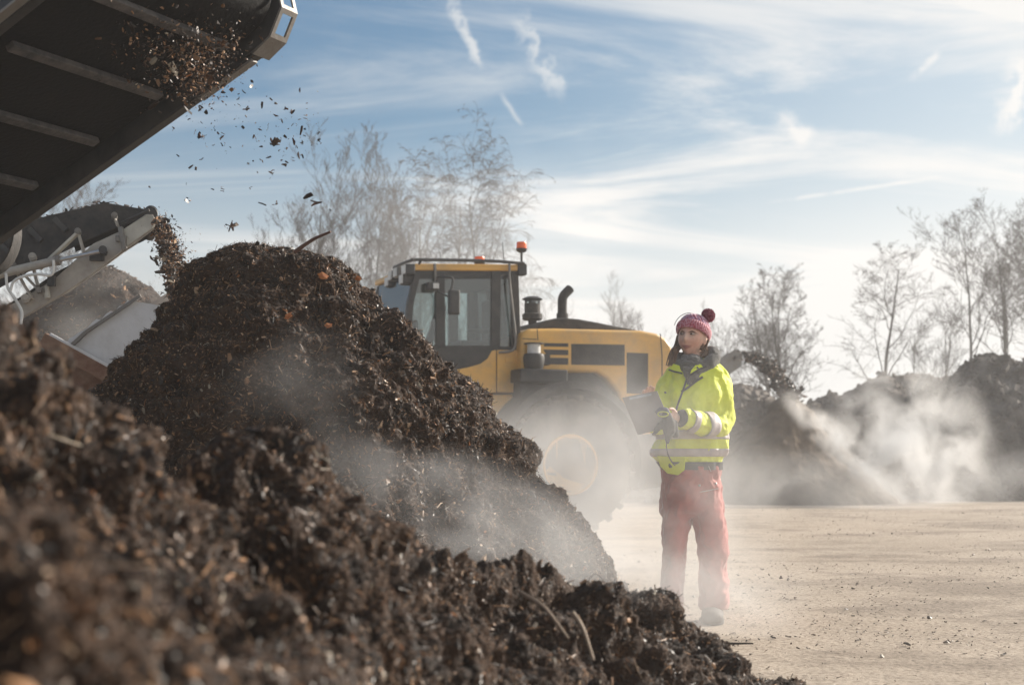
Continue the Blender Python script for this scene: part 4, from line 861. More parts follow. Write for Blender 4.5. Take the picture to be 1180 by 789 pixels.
for k, (px, py, s, lab) in enumerate([(368,318,.026,'bright orange leaf near the top of the tall heap'),(330,361,.02,'orange leaf flat on the face of the tall heap, left of the others'),(377,371,.018,'round orange leaf low on the face of the tall heap'),(417,320,.018,'rust orange leaf near the right shoulder of the tall heap')]):
    c = surf_at(px, py, HEAPV); c = c - ray(px, py)*.03; mb = MB(); rr = random.Random(k)
    n = 12; vs = []
    for j in range(n):
        a = 2*PI*j/n; r1 = s*(.75+.35*abs(math.sin(2.5*a)))*rr.uniform(.8, 1.1); vs.append((r1*math.cos(a), -.01+.2*r1*math.sin(a*2), r1*.7*math.sin(a)))
    vs2 = [(x, y+.003, z) for x, y, z in vs]
    mb.add([(0,-.012,0)]+vs+[(0,-.009,0)]+vs2, [(0,1+j,1+(j+1) % n) for j in range(n)]+[(n+1,n+2+(j+1) % n,n+2+j) for j in range(n)]+[(1+j,n+2+j,n+2+(j+1) % n,1+(j+1) % n) for j in range(n)])
    o = mb.build('fallen_leaf', M['leaf']); o.location = c; o.rotation_euler = (rr.uniform(-.5,.1), rr.uniform(-.6,.6), rr.uniform(-.4,.4)); tag(o, lab, 'leaf', 'orange leaves on the tall heap')
# loose crumbs on the yard
rg_ = np.random.default_rng(77); nn_ = 24000
yy_ = 5.0+rg_.random(nn_)**1.4*22; xx_ = rg_.uniform(-.25, .42, nn_)*yy_
cl = fbm(np.c_[xx_, yy_, xx_*0], 1.6, 3, 5); keep = cl > -.05+rg_.uniform(-.35, .35, nn_)
pts = np.c_[xx_, yy_, xx_*0][keep]; pts[:, 2] = gz(pts[:, :2])+.006
o = chip_mesh('yard_litter', pts, np.tile([0, 0, 1.], (len(pts), 1)), rg_.lognormal(math.log(.0075), .55, len(pts)).clip(.004, .04), M['chips'], None, 78, tilt=.5, aspect=(1.1, 2.4), lift=.1,
    pal=np.array([(.10,.075,.055),(.16,.125,.095),(.06,.045,.035),(.40,.34,.27),(.25,.2,.15)]), pw=np.array([.3,.25,.25,.08,.12])); tag(o, 'bark crumbs and pebbles strewn on the yard', 'litter', kind='stuff')
# ================================================================== the woman
PY0 = 7.9
def W(px, py, y=0.0):            # point on the woman's plane; y>0 is towards the camera
    q = P(px, py, PY0-y) if y else P(px, py, PY0); return Vector(q)
wo = empty('person', (W(800, 712).x, PY0, 0))
tag(wo, 'woman in a yellow high visibility jacket, red trousers and pink bobble hat holding a clipboard', 'person')
WO = Vector(wo.location)
def wpart(mb, name, m, smooth=True, bevel=0, parent=None, **k):
    mb.v = [tuple(Vector(v)-WO) for v in mb.v]; return mb.build(name, m, parent or wo, smooth, bevel, **k)
def capsule(mb, a, b, r0, r1, n=14):
    mb.tube([a, b], [r0, r1], n); mb.ball(a, r0, n, 8); mb.ball(b, r1, n, 8)
# ---- head frame
HC = W(797.5, 390.5)
yaw = R(-30); HR = Matrix.Rotation(yaw, 3, 'Z') @ Matrix.Rotation(R(-5), 3, 'X') @ Matrix.Rotation(R(3), 3, 'Y')
def HL(x, y, z): return HC + HR @ Vector((x, y, z))    # local: -y is the face, x to her left (image right)
def g(d2, s): return math.exp(-d2/(2*s*s))
def head_vert(th, ph):
    d = Vector((math.sin(th)*math.cos(ph), math.sin(th)*math.sin(ph), math.cos(th)))
    rx, ry, rz = .074, .092, .108
    x, y, z = d.x*rx, d.y*ry, d.z*rz
    lowf = max(0, -z/rz)
    x *= 1-.36*lowf**1.6
    if y < 0: y *= 1-.06*lowf
    else: y *= 1-.35*lowf
    if y < 0:
        fr = min(1, -y/.05)
        y = y*.96
        y -= fr*(.021*g((x/1.0)**2+((z+.018)/1.5)**2, .0085) + .010*g(x*x+((z-.005)/2.0)**2, .007))       # nose tip, bridge
        y += fr*.011*(g((abs(x)-.030)**2+((z-.018)*1.2)**2, .012))                                         # sockets
        y -= fr*.004*g(((abs(x)-.028)/2)**2+(z-.036)**2, .007)                                             # brow
        y -= fr*.0055*g((x/2.2)**2+(z+.052)**2, .0055) ; y -= fr*.005*g((x/2.0)**2+(z+.062)**2, .0055)      # lips
        y += fr*.0045*g((x/3.2)**2+(z+.0572)**2, .0022)
        y -= fr*.008*g(x*x+(z+.088)**2, .014)                                                              # chin
        y -= fr*.005*g((abs(x)-.042)**2+(z+.022)**2, .018)                                                 # cheek
    return Vector((x, y, z))
body = MB(); NH, NM = 120, 100; vs = []
for i in range(NM+1):
    th = PI*i/NM
    for k in range(NH): v = head_vert(max(1e-3, min(PI-1e-3, th)), 2*PI*k/NH); vs.append(HL(v.x, v.y, v.z))
body.add(vs, [(i*NH+k, (i+1)*NH+k, (i+1)*NH+(k+1) % NH, i*NH+(k+1) % NH) for i in range(NM) for k in range(NH)] )
for sg in (1, -1): body.ball(HL(sg*.074, .012, -.008), (.012, .020, .032), 12, 8, HR)
neck0 = W(802, 428); capsule(body, HL(0, .02, -.06), neck0, .050, .058)
chest = W(804, 450); 
body.ball(W(805, 452), (.155, .095, .12)); body.ball(W(801, 495), (.13, .09, .16)); body.ball(W(796, 548), (.145, .10, .12))
def limb(pts, rs):
    for (a, b), (r0, r1) in zip(zip(pts[:-1], pts[1:]), zip(rs[:-1], rs[1:])): capsule(body, a, b, r0, r1)
# image-right arm (her left) and image-left arm (her right)
SL = [W(826, 436), W(832, 466, .02), W(832, 490, .06), W(812, 489, .20), W(787, 483, .30)]
SR = [W(776, 437), W(765, 465, .04), W(756, 490, .09), W(748, 480, .22), W(743, 470, .32)]
for S in (SL, SR): limb(S, [.052, .045, .042, .034, .026])
limb([W(813, 552), W(815, 630), W(820, 700)], [.085, .055, .042]); limb([W(782, 552), W(777, 630), W(776, 695)], [.085, .055, .042])
# hands : palm + five bent fingers each
def hand(wr, dirv, side, palm_n, tips):
    """wr wrist, dirv towards fingers, side = across the palm to the thumb, palm_n normal"""
    wr = Vector(wr); d = Vector(dirv).normalized(); s = Vector(side).normalized(); n = Vector(palm_n).normalized()
    pal = wr + d*.045
    rot = Matrix((s, d, n)).transposed(); body.ball(pal, (.038, .048, .014), 14, 10, rot)
    capsule(body, wr, wr+d*.03, .024, .026)
    for k in range(4):
        off = (.027-.018*k); ln = (.068, .076, .071, .056)[k]; b0 = wr + d*(.085-.004*abs(k-1)) + s*off; c0 = b0; ang = .25
        for j, fr in enumerate((.42, .32, .26)):
            dd = (d*math.cos(ang) + n*math.sin(ang)).normalized(); c1_ = c0 + dd*ln*fr; capsule(body, c0, c1_, .0088-.001*j, .0080-.001*j, 8); c0 = c1_; ang += tips
    t0 = wr + d*.025 + s*.030; t1 = t0 + (d*.6+s*.7+n*.25).normalized()*.034; t2 = t1 + (d*.85+s*.15+n*.45).normalized()*.028
    capsule(body, t0, t1, .012, .0105, 8); capsule(body, t1, t2, .0105, .008, 8)
hand(W(783, 482, .30), W(763, 484, .37)-W(783, 482, .30), (0, 0, 1), (-.35, -.9, -.1), .62)      # her left, round the glove at the board's edge
hand(W(745, 474, .24), (.05, -.15, 1), (.9, -.3, 0), (.1, -1, -.05), .5)                             # her right, behind the board, finger tips over its top
v, fs, nr = remeshed(body, .0042)
# colour by place: skin, lips, brows
loc = (np.array(v)-np.array(HC)) @ np.array(HR)
tint = np.array([[.68, .42, .32]])*(1+.10*fbm(v, .012, 3, 44))[:, None]*np.ones((len(v), 1)) + np.array([[.05, -.01, -.01]])*fbm(v, .04, 2, 46)[:, None]; x, y, z = loc.T
def blend(mask, c): 
    global tint; tint = tint*(1-mask[:, None]) + np.array(c)*mask[:, None]
fm = (y < -.04)
blend(fm*np.clip(1.5-np.sqrt((x/.027)**2+((z+.0565-.006*(x/.025)**2)/.0090)**2)*1.1, 0, 1), (.30, .05, .05))
blend(fm*np.clip(1.4-np.sqrt((x/.020)**2+((z+.0565-.006*(x/.025)**2)/.0020)**2), 0, 1), (.46, .30, .27))
blend(fm*np.clip(1.6-np.sqrt(((np.abs(x)-.031)/.019)**2+((z-.0315+.008*np.abs(np.abs(x)-.03)/.02)/.0042)**2), 0, 1), (.10, .055, .035))
blend(fm*np.clip(1.2-np.sqrt(((np.abs(x)-.030)/.017)**2+((z-.016)/.008)**2), 0, 1)*.8, (.20, .10, .075))
blend(fm*.35*np.exp(-(((np.abs(x)-.042)**2+(z+.028)**2)/(2*.016**2))), (.52, .20, .15))
o = np_mesh('body', v-np.array(WO), fs, M['skin'], wo, True, tint)
M['eye'] = mat('eye white', (.42, .38, .35), .3); M['iris'] = mat('brown iris', (.05, .03, .02), .15)
for sg in (1, -1):
    mb = MB(); mb.ball(HL(sg*.030, -.0700, .0165), (.0138, .0118, .0054), 16, 10, HR); e = wpart(mb, 'eye', M['eye'])
    mb = MB(); mb.ball(HL(sg*.030-.0025, -.0800, .0165), (.0064, .0033, .0050), 12, 8, HR); wpart(mb, 'iris', M['iris'], parent=e)
# ---- hair
M['hair'] = mat('brown hair', (.07, .035, .018), .45, c2=(.16, .085, .045), scale=60, thr=(.3, .7))
mb = MB(); rr = random.Random(5)
def strand(pp, r, jit):
    for _ in range(26):
        o_ = Vector((rr.gauss(0, jit), rr.gauss(0, jit*.8), rr.gauss(0, jit*.3))); ph = rr.uniform(0, 6)
        pts = smoothpts([Vector(p)+o_+Vector((math.sin(ph+i*2.2)*.006, 0, 0)) for i, p in enumerate(pp)], 20)
        mb.tube(pts, [r*(1-.55*i/(len(pts)-1)) for i in range(len(pts))], 5)
strand([HL(-.064, -.008, .02), HL(-.072, -.004, -.04), W(777, 403, .05), W(774.5, 411, .08), W(773, 421, .09)], .007, .009)
strand([HL(.070, .012, .0), HL(.068, .0, -.05), W(813, 403, .03), W(811, 411, .06)], .006, .007)
strand([HL(.0, .085, -.03), HL(0, .08, -.09), W(806, 412, -.06)], .012, .03)
wpart(mb, 'hair', M['hair'])
# ---- woolly hat
def knit(name, c1_, c2_, sc):
    m, t, N, L, b = nt(name); tcn = N.new('ShaderNodeTexCoord'); wv = N.new('ShaderNodeTexNoise'); wv.inputs['Scale'].default_value = sc; wv.inputs['Detail'].default_value = 2
    r = N.new('ShaderNodeValToRGB'); r.color_ramp.elements[0].position = .42; r.color_ramp.elements[1].position = .58; r.color_ramp.elements[0].color = (*c1_, 1); r.color_ramp.elements[1].color = (*c2_, 1)
    L.new(tcn.outputs['Object'], wv.inputs['Vector']); L.new(wv.outputs['Fac'], r.inputs['Fac']); L.new(r.outputs['Color'], b.inputs['Base Color'])
    b.inputs['Roughness'].default_value = .95; b.inputs['Sheen Weight'].default_value = .6; return m
M['knit'] = knit('pink and mauve knit', (.30, .045, .09), (.42, .24, .36), 75); M['knit_rim'] = knit('dusty pink rib knit', (.36, .055, .085), (.50, .22, .27), 95)
HT = HR @ Matrix.Rotation(R(-19), 3, 'X')      # hat sits tilted back
hc = HL(0, .016, .044)
def hat_ring(rx, ry, z, n, rib, amp, ph=0, lim=None):
    out = []
    for k in range(n):
        a = 2*PI*k/n; q = 1+amp*math.sin(rib*a+ph); out.append(hc + HT @ Vector((rx*q*math.cos(a), ry*q*math.sin(a), z)))
    return out
mb = MB(); n = 240; vs = []; rows = 26
for i in range(rows):
    t_ = i/(rows-1); a = t_*PI/2; vs += hat_ring(.087*math.cos(a)**.75+.001, .103*math.cos(a)**.75+.001, .012+.082*math.sin(a), n, 26, .022*(1 if i % 3 else .2), i*.9)
mb.add(vs, [(i*n+k, i*n+(k+1) % n, (i+1)*n+(k+1) % n, (i+1)*n+k) for i in range(rows-1) for k in range(n)]); hat = wpart(mb, 'knitted_hat', M['knit'])
mb = MB(); vs = []; pr = [(-.002,-.024),(.004,-.029),(.012,-.026),(.016,-.012),(.017,.004),(.014,.018),(.007,.024),(-.002,.022)]
for dr, dz in pr: vs += hat_ring(.080+dr, .097+dr, dz+.002, n, 48, .016)
m_ = len(pr); mb.add(vs, [(i*n+k, i*n+(k+1) % n, ((i+1) % m_)*n+(k+1) % n, ((i+1) % m_)*n+k) for i in range(m_) for k in range(n)]); wpart(mb, 'hat_rim', M['knit_rim'])
# bobble
pc = W(816.0, 363.5, -.02); r = np.random.default_rng(12); d = r.normal(size=(3200, 3)); d /= np.linalg.norm(d, axis=1)[:, None]
M['bobble'] = knit('crimson wool', (.22, .018, .045), (.34, .08, .13), 120)
pos = np.array(pc)+d*.027*r.uniform(.7, 1.0, (3200, 1)); 
ob = chip_mesh('bobble', pos+d*.007-np.array(WO), np.cross(d, r.normal(size=(3200, 3))), np.full(3200, .017), M['bobble'], wo, 12, tilt=.3, aspect=(2.2, 3.5), lift=0)
mb = MB(); mb.ball(pc, .027, 20, 14); wpart(mb, 'bobble_core', M['bobble'], parent=ob)
mb = MB(); pts = [HL(-.01, 0, .05)+HR @ Vector((.088*math.cos(a)-.012, -.015, .094*math.sin(a))) for a in np.linspace(R(60), R(165), 20)]
M['wire'] = mat('dark thin wire', (.05,.05,.06), .4); mb.tube(pts, .0018, 6); wpart(mb, 'headband_wire', M['wire'])
# ---- jacket: body loft + sleeves, one skin
M['hivis'] = mat('fluorescent yellow cloth', (.72, .80, .0), .65, c2=(.62, .68, .0), scale=5, bump=.25, bscale=28, sheen=.2)
M['band'] = mat('silver reflective tape', (.50, .44, .43), .45, c2=(.38, .33, .33), scale=14, bump=.1)
M['zip'] = mat('black cloth trim', (.015, .015, .017), .7); M['collar'] = mat('dark grey fleece', (.045, .04, .036), .95, c2=(.09, .08, .07), scale=80, bump=.8, bscale=160, sheen=.5)
# rows: py, px left, px right, half depth (m), y centre
JR = [(414,785,818,.075,.0),(420,778,828,.095,.0),(428,769,837,.115,.0),(440,766,836,.135,.01),(455,764,834,.150,.02),(470,764,832,.155,.02),(485,762,833,.155,.02),(498,759,836,.155,.02),(508,756,838,.155,.02),(516,752,838,.155,.02),(522,750,836,.150,.02),(528,755,831,.142,.02),(534,761,829,.137,.02),(540,764,828,.134,.02)]
JR = np.array(JR, float)
def tz(py): return W(800, py).z
JZ = np.array([tz(p) for p in JR[:, 0]]); JL = np.array([W(a, b).x for a, b in zip(JR[:, 1], JR[:, 0])]); JRR = np.array([W(a, b).x for a, b in zip(JR[:, 2], JR[:, 0])])
def fold(a, z, k=1.0):
    q = np.array([[math.cos(a)*.9, math.sin(a)*.9, z*2.2+.6*math.cos(a)]]); return k*(.012*float(fbm(q, .30, 3, 7)[0]) + .006*math.sin(9*a+z*30+3*math.sin(z*14))*.5)
def JS(a, z, off=0.0):
    l_ = np.interp(-z, -JZ, JL); r_ = np.interp(-z, -JZ, JRR); dep = np.interp(-z, -JZ, JR[:, 3]); cy = PY0 - np.interp(-z, -JZ, JR[:, 4])
    cx, rx = (l_+r_)/2, (r_-l_)/2; e = .85; c, s = math.cos(a), math.sin(a)
    k = 1 + (fold(a, z)+off)/max(rx, .05)
    return Vector((cx+rx*k*math.copysign(abs(c)**e, c), cy+dep*k*math.copysign(abs(s)**e, s), z))
def jfront(px, py, off=.004):    # point of the jacket's front seen at that pixel
    z = tz(py); x = W(px, py).x; best = None
    for a in np.linspace(-PI, 0, 181):
        q = JS(a, z, off); e = abs(q.x*(PY0/q.y)-x)
        if best is None or e < best[0]: best = (e, q)
    return best[1]
jk = MB(); n = 72; rows = 60; vs = []
for i in range(rows):
    z = JZ[0]+(JZ[-1]-JZ[0])*i/(rows-1)
    for k in range(n): vs.append(JS(2*PI*k/n, z))
jk.add(vs, [(i*n+k, (i+1)*n+k, (i+1)*n+(k+1) % n, i*n+(k+1) % n) for i in range(rows-1) for k in range(n)] + [tuple(range(n)), tuple((rows-1)*n+k for k in range(n-1, -1, -1))])
def catm(pp, rs, n): 
    sp = smoothpts(pp, n); t = np.linspace(0, len(rs)-1, len(sp)); return sp, np.interp(t, range(len(rs)), rs)
SLv, SLr = catm([W(820,431,.0), W(828,445,.02), W(831,468,.05), W(829,488,.09), W(811,489,.20), W(795,484,.27), W(786,482,.30)], [.066,.074,.071,.069,.062,.054,.049], 60)
SRv, SRr = catm([W(782,431,.0), W(772,446,.02), W(767,468,.05), W(760,486,.10), W(752,484,.18), W(748,480,.22)], [.068,.072,.068,.064,.056,.048], 50)
def sleeve_pts(SV, SR_, i0, i1, off, n=36):
    out = []; u = Vector((0, 1, 0))
    for i in range(len(SV)):
        t = (SV[min(i+1, len(SV)-1)]-SV[max(i-1, 0)]).normalized(); u = (u-t*u.dot(t)).normalized(); w_ = t.cross(u)
        if i0 <= i < i1:
            ring = []
            for k in range(n):
                a = 2*PI*k/n; wr = .0035*math.sin(i*.95+1.3*math.sin(a*2+i*.2)+a)*(1 if i > len(SV)*.3 else .3) + .003*math.sin(i*.4+a*3)
                ring.append(SV[i]+(u*math.cos(a)+w_*math.sin(a))*(SR_[i]+wr+off))
            out.append(ring)
    return out
def add_rings(mb, rings, cap=True):
    n = len(rings[0]); mb.add([v for r_ in rings for v in r_], [(i*n+k, i*n+(k+1) % n, (i+1)*n+(k+1) % n, (i+1)*n+k) for i in range(len(rings)-1) for k in range(n)] + ([tuple(range(n-1, -1, -1)), tuple((len(rings)-1)*n+k for k in range(n))] if cap else []))
for SV, S_ in ((SLv, SLr), (SRv, SRr)): add_rings(jk, sleeve_pts(SV, S_, 0, len(SV), 0))
v, fs, nr = remeshed(jk, .006)
v = v + nr*(.0045*(1-np.abs(fbm(v+.03*vnoise(v*9)[:, None], .07, 3, 21))*2.2)+.003*fbm(v*[1, 1, .5], .12, 2, 23))[:, None]
jacket = np_mesh('jacket', v-np.array(WO), fs, M['hivis'], wo)
# tapes round the body
def band(p0, p1, name='reflective_band', m=None, off=.009, a0=0, a1=2*PI):
    mb = MB(); n = 96; rows = 5; vs = []
    zs = [tz(p0)+(tz(p1)-tz(p0))*i/(rows-1) for i in range(rows)]
    for i, z in enumerate(zs):
        for k in range(n): vs.append(JS(a0+(a1-a0)*k/(n-1 if a1-a0 < 6.2 else n), z, off))
    w_ = a1-a0 > 6.2
    mb.add(vs, [(i*n+k, i*n+(k+1) % n, (i+1)*n+(k+1) % n, (i+1)*n+k) for i in range(rows-1) for k in range(n if w_ else n-1)]); o = wpart(mb, name, m or M['band'])
    s_ = o.modifiers.new('s', 'SOLIDIFY'); s_.thickness = .004; return o
band(496, 506); band(517, 526)
def sband(SV, S_, i0, i1, off=.008, m=None, name='reflective_band'):
    mb = MB(); add_rings(mb, sleeve_pts(SV, S_, i0, i1, off), False); o = wpart(mb, name, m or M['band']); s_ = o.modifiers.new('s', 'SOLIDIFY'); s_.thickness = .004
nS = len(SLv); sband(SLv, SLr, int(nS*.60), int(nS*.70)); sband(SLv, SLr, int(nS*.78), int(nS*.87)); sband(SRv, SRr, int(len(SRv)*.55), int(len(SRv)*.66))
mb = MB(); add_rings(mb, sleeve_pts(SLv, [x-.006 for x in SLr], nS-4, nS, .0)); 
e1 = SLv[-1]; e0 = SLv[-2]; dd = (e1-e0).normalized(); mb.tube([e1-dd*.01, e1+dd*.012, e1+dd*.03], [.050, .046, .036], 24); wpart(mb, 'cuff', M['zip'])
# zip, pocket slits, sleeve zip
def tape(pp, w_, name, m=None, th=.004):
    pts = [jfront(*p, off=.010) for p in pp]; mb = MB(); mb.tube(smoothpts(pts, 4*(len(pts)-1)), w_/2, 6, flat=.35, up=(0, -1, 0)); return wpart(mb, name, m or M['zip'])
tape([(795,424),(791,440),(786,455),(780,470),(777,485),(774,500)], .012, 'zip')
tape([(785,453),(793,448),(802,441),(810,436)], .014, 'pocket_zip'); tape([(765,447),(766,450),(767,454)], .014, 'pocket_zip')
mb = MB(); sp = [W(827,487,.13), W(832,482,.13), W(837,476,.10), W(839,467,.085)]; mb.tube(smoothpts(sp, 12), .006, 6); wpart(mb, 'sleeve_zip', M['zip'])
# hem: dark waistband
mb = MB(); vs = []; n = 72
for i in range(4):
    z = tz(532)+(tz(541)-tz(532))*i/3
    for k in range(n): q = JS(2*PI*k/n, max(z, JZ[-1]), .012); q.z = z; vs.append(q)
mb.add(vs, [(i*n+k, (i+1)*n+k, (i+1)*n+(k+1) % n, i*n+(k+1) % n) for i in range(3) for k in range(n)]); wpart(mb, 'waistband', M['zip'])
# front flap of jacket hanging lower at the zip
mb = MB(); fl = [jfront(762,528), jfront(789,532)]; mb.prism3([jfront(757,525,.032), jfront(790,527,.032), jfront(789,541,.036), jfront(781,547,.036), jfront(769,545,.036), jfront(761,537,.034)], (0, .012, 0)); wpart(mb, 'jacket_flap', M['hivis'], bevel=.004)
# collar: fleece ring and open lapels
mb = MB(); cc = W(801, 414, .02); vs = []; n = 60; m_ = 18
for i in range(n):
    a = 2*PI*i/n; c_ = cc + Vector((.105*math.cos(a), .088*math.sin(a), .018*math.cos(a) + .030*math.sin(a) + .004*math.sin(5*a)))
    if math.sin(a) < 0: c_.z -= .028*abs(math.sin(a))**2
    t_r = .033+.010*max(0, math.cos(a-.1))
    rad = Vector((math.cos(a), math.sin(a), 0))
    for k in range(m_):
        b = 2*PI*k/m_; q = c_ + rad*math.cos(b)*t_r*.85 + Vector((0,0,1))*math.sin(b)*t_r*1.15
        q += (q-c_)*.18*float(fbm(np.array([[q.x, q.y, q.z]]), .03, 3, 9)[0]); vs.append(q)
mb.add(vs, [(i*m_+k, ((i+1) % n)*m_+k, ((i+1) % n)*m_+(k+1) % m_, i*m_+(k+1) % m_) for i in range(n) for k in range(m_)]); 
wpart(mb, 'fleece_collar', M['collar'])
pts_ = smoothpts([W(800,414,.03), W(800,419,.09), W(798,428,.125), W(796,437,.14), W(792,447,.15)], 20); mb = MB(); mb.tube(pts_, list(np.interp(np.linspace(0,1,len(pts_)), [0,.2,.45,.7,.9,1], [.062,.075,.066,.040,.016,.005])), 20, flat=.5, up=(0,-1,0)); sc_ = wpart(mb, 'scarf', M['collar']); ms = sc_.modifiers.new('s', 'SUBSURF'); ms.levels = ms.render_levels = 2
tx = bpy.data.textures.new('fleece', 'CLOUDS'); tx.noise_scale = .03; dm = sc_.modifiers.new('d', 'DISPLACE'); dm.texture = tx; dm.strength = .03; dm.texture_coords = 'LOCAL'
for pp in ([W(812,416,.10), W(818,421,.11), W(806,425,.15), W(795,432,.165), W(797,426,.165), W(803,419,.14)], [W(776,419,.10), W(771,426,.10), W(777,428,.14), W(786,430,.155), W(783,421,.14)]):
    mb = MB(); c_ = sum(pp, Vector())/len(pp); mb.add(pp+[p+Vector((0,.012,0)) for p in pp], [tuple(range(len(pp))), tuple(range(2*len(pp)-1, len(pp)-1, -1))]+[(i, len(pp)+i, len(pp)+(i+1) % len(pp), (i+1) % len(pp)) for i in range(len(pp))]); wpart(mb, 'lapel', M['hivis'], bevel=.003)
    mb = MB(); mb.tube([pp[1], pp[2], pp[3]], .005, 6); wpart(mb, 'lapel_trim', M['zip'])
# ---- trousers
M['trousers'] = mat('faded red work cloth', (.40, .045, .03), .85, c2=(.27, .05, .04), scale=3, bump=.3, bscale=30, sheen=.3)
tr = MB()
def leg(rows):
    rings = []; n = 48
    for i in range(len(rows)*6-5):
        t = i/6; j = min(int(t), len(rows)-2); f_ = t-j; a_, b_ = rows[j], rows[j+1]; f2 = f_*f_*(3-2*f_)
        py, xl, xr, dp, yc = [a_[k]*(1-f_)+b_[k]*f_ if k == 0 else a_[k]*(1-f2)+b_[k]*f2 for k in range(5)]
        L_, R_ = W(xl, py), W(xr, py); z = L_.z; ring = []
        for k in range(n):
            a = 2*PI*k/n; wr = 1+.035*math.sin(z*55+2.2*math.sin(a+z*8))*math.sin(a*1.5+2)**2 + .025*math.sin(z*22+a*2+xl)
            ring.append(Vector(((L_.x+R_.x)/2+(R_.x-L_.x)/2*wr*math.cos(a), PY0-yc+dp*wr*math.sin(a), z)))
        rings.append(ring)
    add_rings(tr, rings)
leg([(536,763,828,.135,.02),(550,762,829,.14,.02),(568,762,831,.14,.02),(585,761.5,832.5,.135,.02),(594,761,833,.11,.02)])
leg([(560,762,800,.12,.02),(580,761,798,.12,.02),(600,761.5,794.5,.11,.03),(620,763,791,.10,.035),(645,763.5,788,.095,.035),(670,762,786,.095,.02),(690,762,786,.098,.0),(699,763,786,.095,-.01)])
leg([(560,796,830,.12,.02),(580,796,832,.12,.02),(600,797,834,.11,.04),(620,801,836,.10,.05),(645,804.5,837.5,.098,.05),(670,805,838,.098,.03),(690,804.5,837.5,.10,.02),(700,804,837,.098,.02)])
v, fs, nr = remeshed(tr, .007)
v = v + nr*(.014*(.6-np.abs(fbm((v+.05*vnoise(v*7)[:, None])*[1, 1, .8], .11, 3, 33))*1.8)+.0025*fbm(v, .03, 2, 34))[:, None]
np_mesh('trousers', v-np.array(WO), fs, M['trousers'], wo)
for a_, b_ in (((803,566),(823,562)), ((809,529),(815,543))):
    pa, pb = W(*a_), W(*b_)
    for q in (pa, pb): q.y = PY0-.15
    mb = MB(); mb.tube([pa, pb], .0022, 6); wpart(mb, 'seam_piping', M['band'])
for q in ((806,559),(825,557)):
    p = W(*q, .165); mb = MB(); mb.ball(p, .007, 10, 6); wpart(mb, 'rivet', M['steel'])
# ---- boots
M['boot'] = mat('dusty black leather', (.022, .02, .018), .7, c2=(.06, .052, .045), scale=12, bump=.2)
for (ax, ay, dx) in ((820.5, .02, -.03), (775, -.02, -.06)):
    c_ = W(ax, 708, 0); bx = MB(); x0 = c_.x; y0 = PY0-ay
    def fr(p): return Vector((x0+dx*p[0]/.26*1.0 if 0 else x0 + p[1] + dx*(p[0]/.2), y0-p[0], p[2]))
    capsule(bx, fr((0,0,.20)), fr((0,0,.07)), .062, .060); 
    for i in range(7): t = i/6; bx.ball(fr((-.05+.22*t, 0, .052-.012*t)), (.058+.004*math.sin(t*3), .056, .056-.014*t))
    v, fs, nr = remeshed(bx, .006); v[:, 2] = np.maximum(v[:, 2], .016); bt = np_mesh('boot', v-np.array(WO), fs, M['boot'], wo)
    mb = MB(); pts = []
    for a in np.linspace(0, 2*PI, 33)[:-1]: pts.append((fr((.06+.14*math.cos(a), (.062+.004*math.cos(a))*math.sin(a), 0)).x, fr((.06+.14*math.cos(a), 0, 0)).y))
    mb.add([(x, y, .002) for x, y in pts]+[(x, y, .024) for x, y in pts], [tuple(range(32)), tuple(range(63, 31, -1))]+[(i, 32+i, 32+(i+1) % 32, (i+1) % 32) for i in range(32)]); wpart(mb, 'sole', M['zip'], parent=bt)
# ================================================================== what she holds
M['board'] = mat('grey brown hardboard', (.27, .235, .215), .6, c2=(.32, .28, .255), scale=8, bump=.1)
TL, TR_, BR, BL = W(717, 458, .34), W(757, 450, .40), W(774, 491, .44), W(735, 501, .38)
cb = empty('clipboard', TL); tag(cb, 'grey brown clipboard held up before the woman\'s jacket', 'clipboard')
u1 = (TR_-TL); v1 = (BL-TL); nb = u1.cross(v1).normalized(); nb = nb if nb.y < 0 else -nb
mb = MB(); mb.prism3([q-TL for q in (TL, TR_, BR, BL)], -nb*.004); mb.build('board', M['board'], cb, bevel=.001)
mb = MB(); c_ = (TL+TR_)/2-TL; mb.bar(c_-u1.normalized()*.06+v1*.06-nb*.012, c_+u1.normalized()*.06+v1*.06-nb*.012, .03, .012); mb.build('clip', M['steel'], cb)
mb = MB(); mb.prism3([q-TL-nb*.006 for q in (TL+u1*.05+v1*.05, TL+u1*.95+v1*.04, TL+u1*.95+v1*.92, TL+u1*.05+v1*.92)], -nb*.002); mb.build('paper', M['white'], cb)
for t in (.22, .78):
    mb = MB(); q = u1*t+v1*.06+nb*.001; mb.tube([q, q+nb*.003], .005, 10); mb.build('rivet', M['steel'], cb, True)
# glove dangling from her hand
M['glove'] = mat('black work glove', (.018, .018, .02), .75, c2=(.045, .042, .04), scale=30, bump=.4, bscale=80); M['glove_blue'] = mat('dark blue glove cuff', (.02, .03, .09), .7); M['piping'] = mat('yellow glove piping', (.45, .48, .03), .6)
gc = W(768, 484, .45); gl = empty('work_glove', gc); tag(gl, 'black and blue work glove dangling from the woman\'s hand', 'glove')
def gp(px, py, y=.45): return W(px, py, y)-gc
gb = MB()
for pp, rs in (([gp(768,478), gp(771,488), gp(771,496)], [.026,.036,.034]), ([gp(770,492), gp(769.5,503,.46), gp(769,509,.46)], [.024,.018,.010]), ([gp(768,490), gp(760,492,.47), gp(754,499,.47)], [.018,.014,.010]), ([gp(766,487), gp(759,489,.46), gp(753,500,.47)], [.014,.011,.009]), ([gp(772,494), gp(773,502,.45)], [.016,.010]), ([gp(776,488,.41), gp(778,500,.40)], [.026,.020])):
    for (a, b), (r0, r1) in zip(zip(pp[:-1], pp[1:]), zip(rs[:-1], rs[1:])): capsule(gb, a, b, r0, r1)
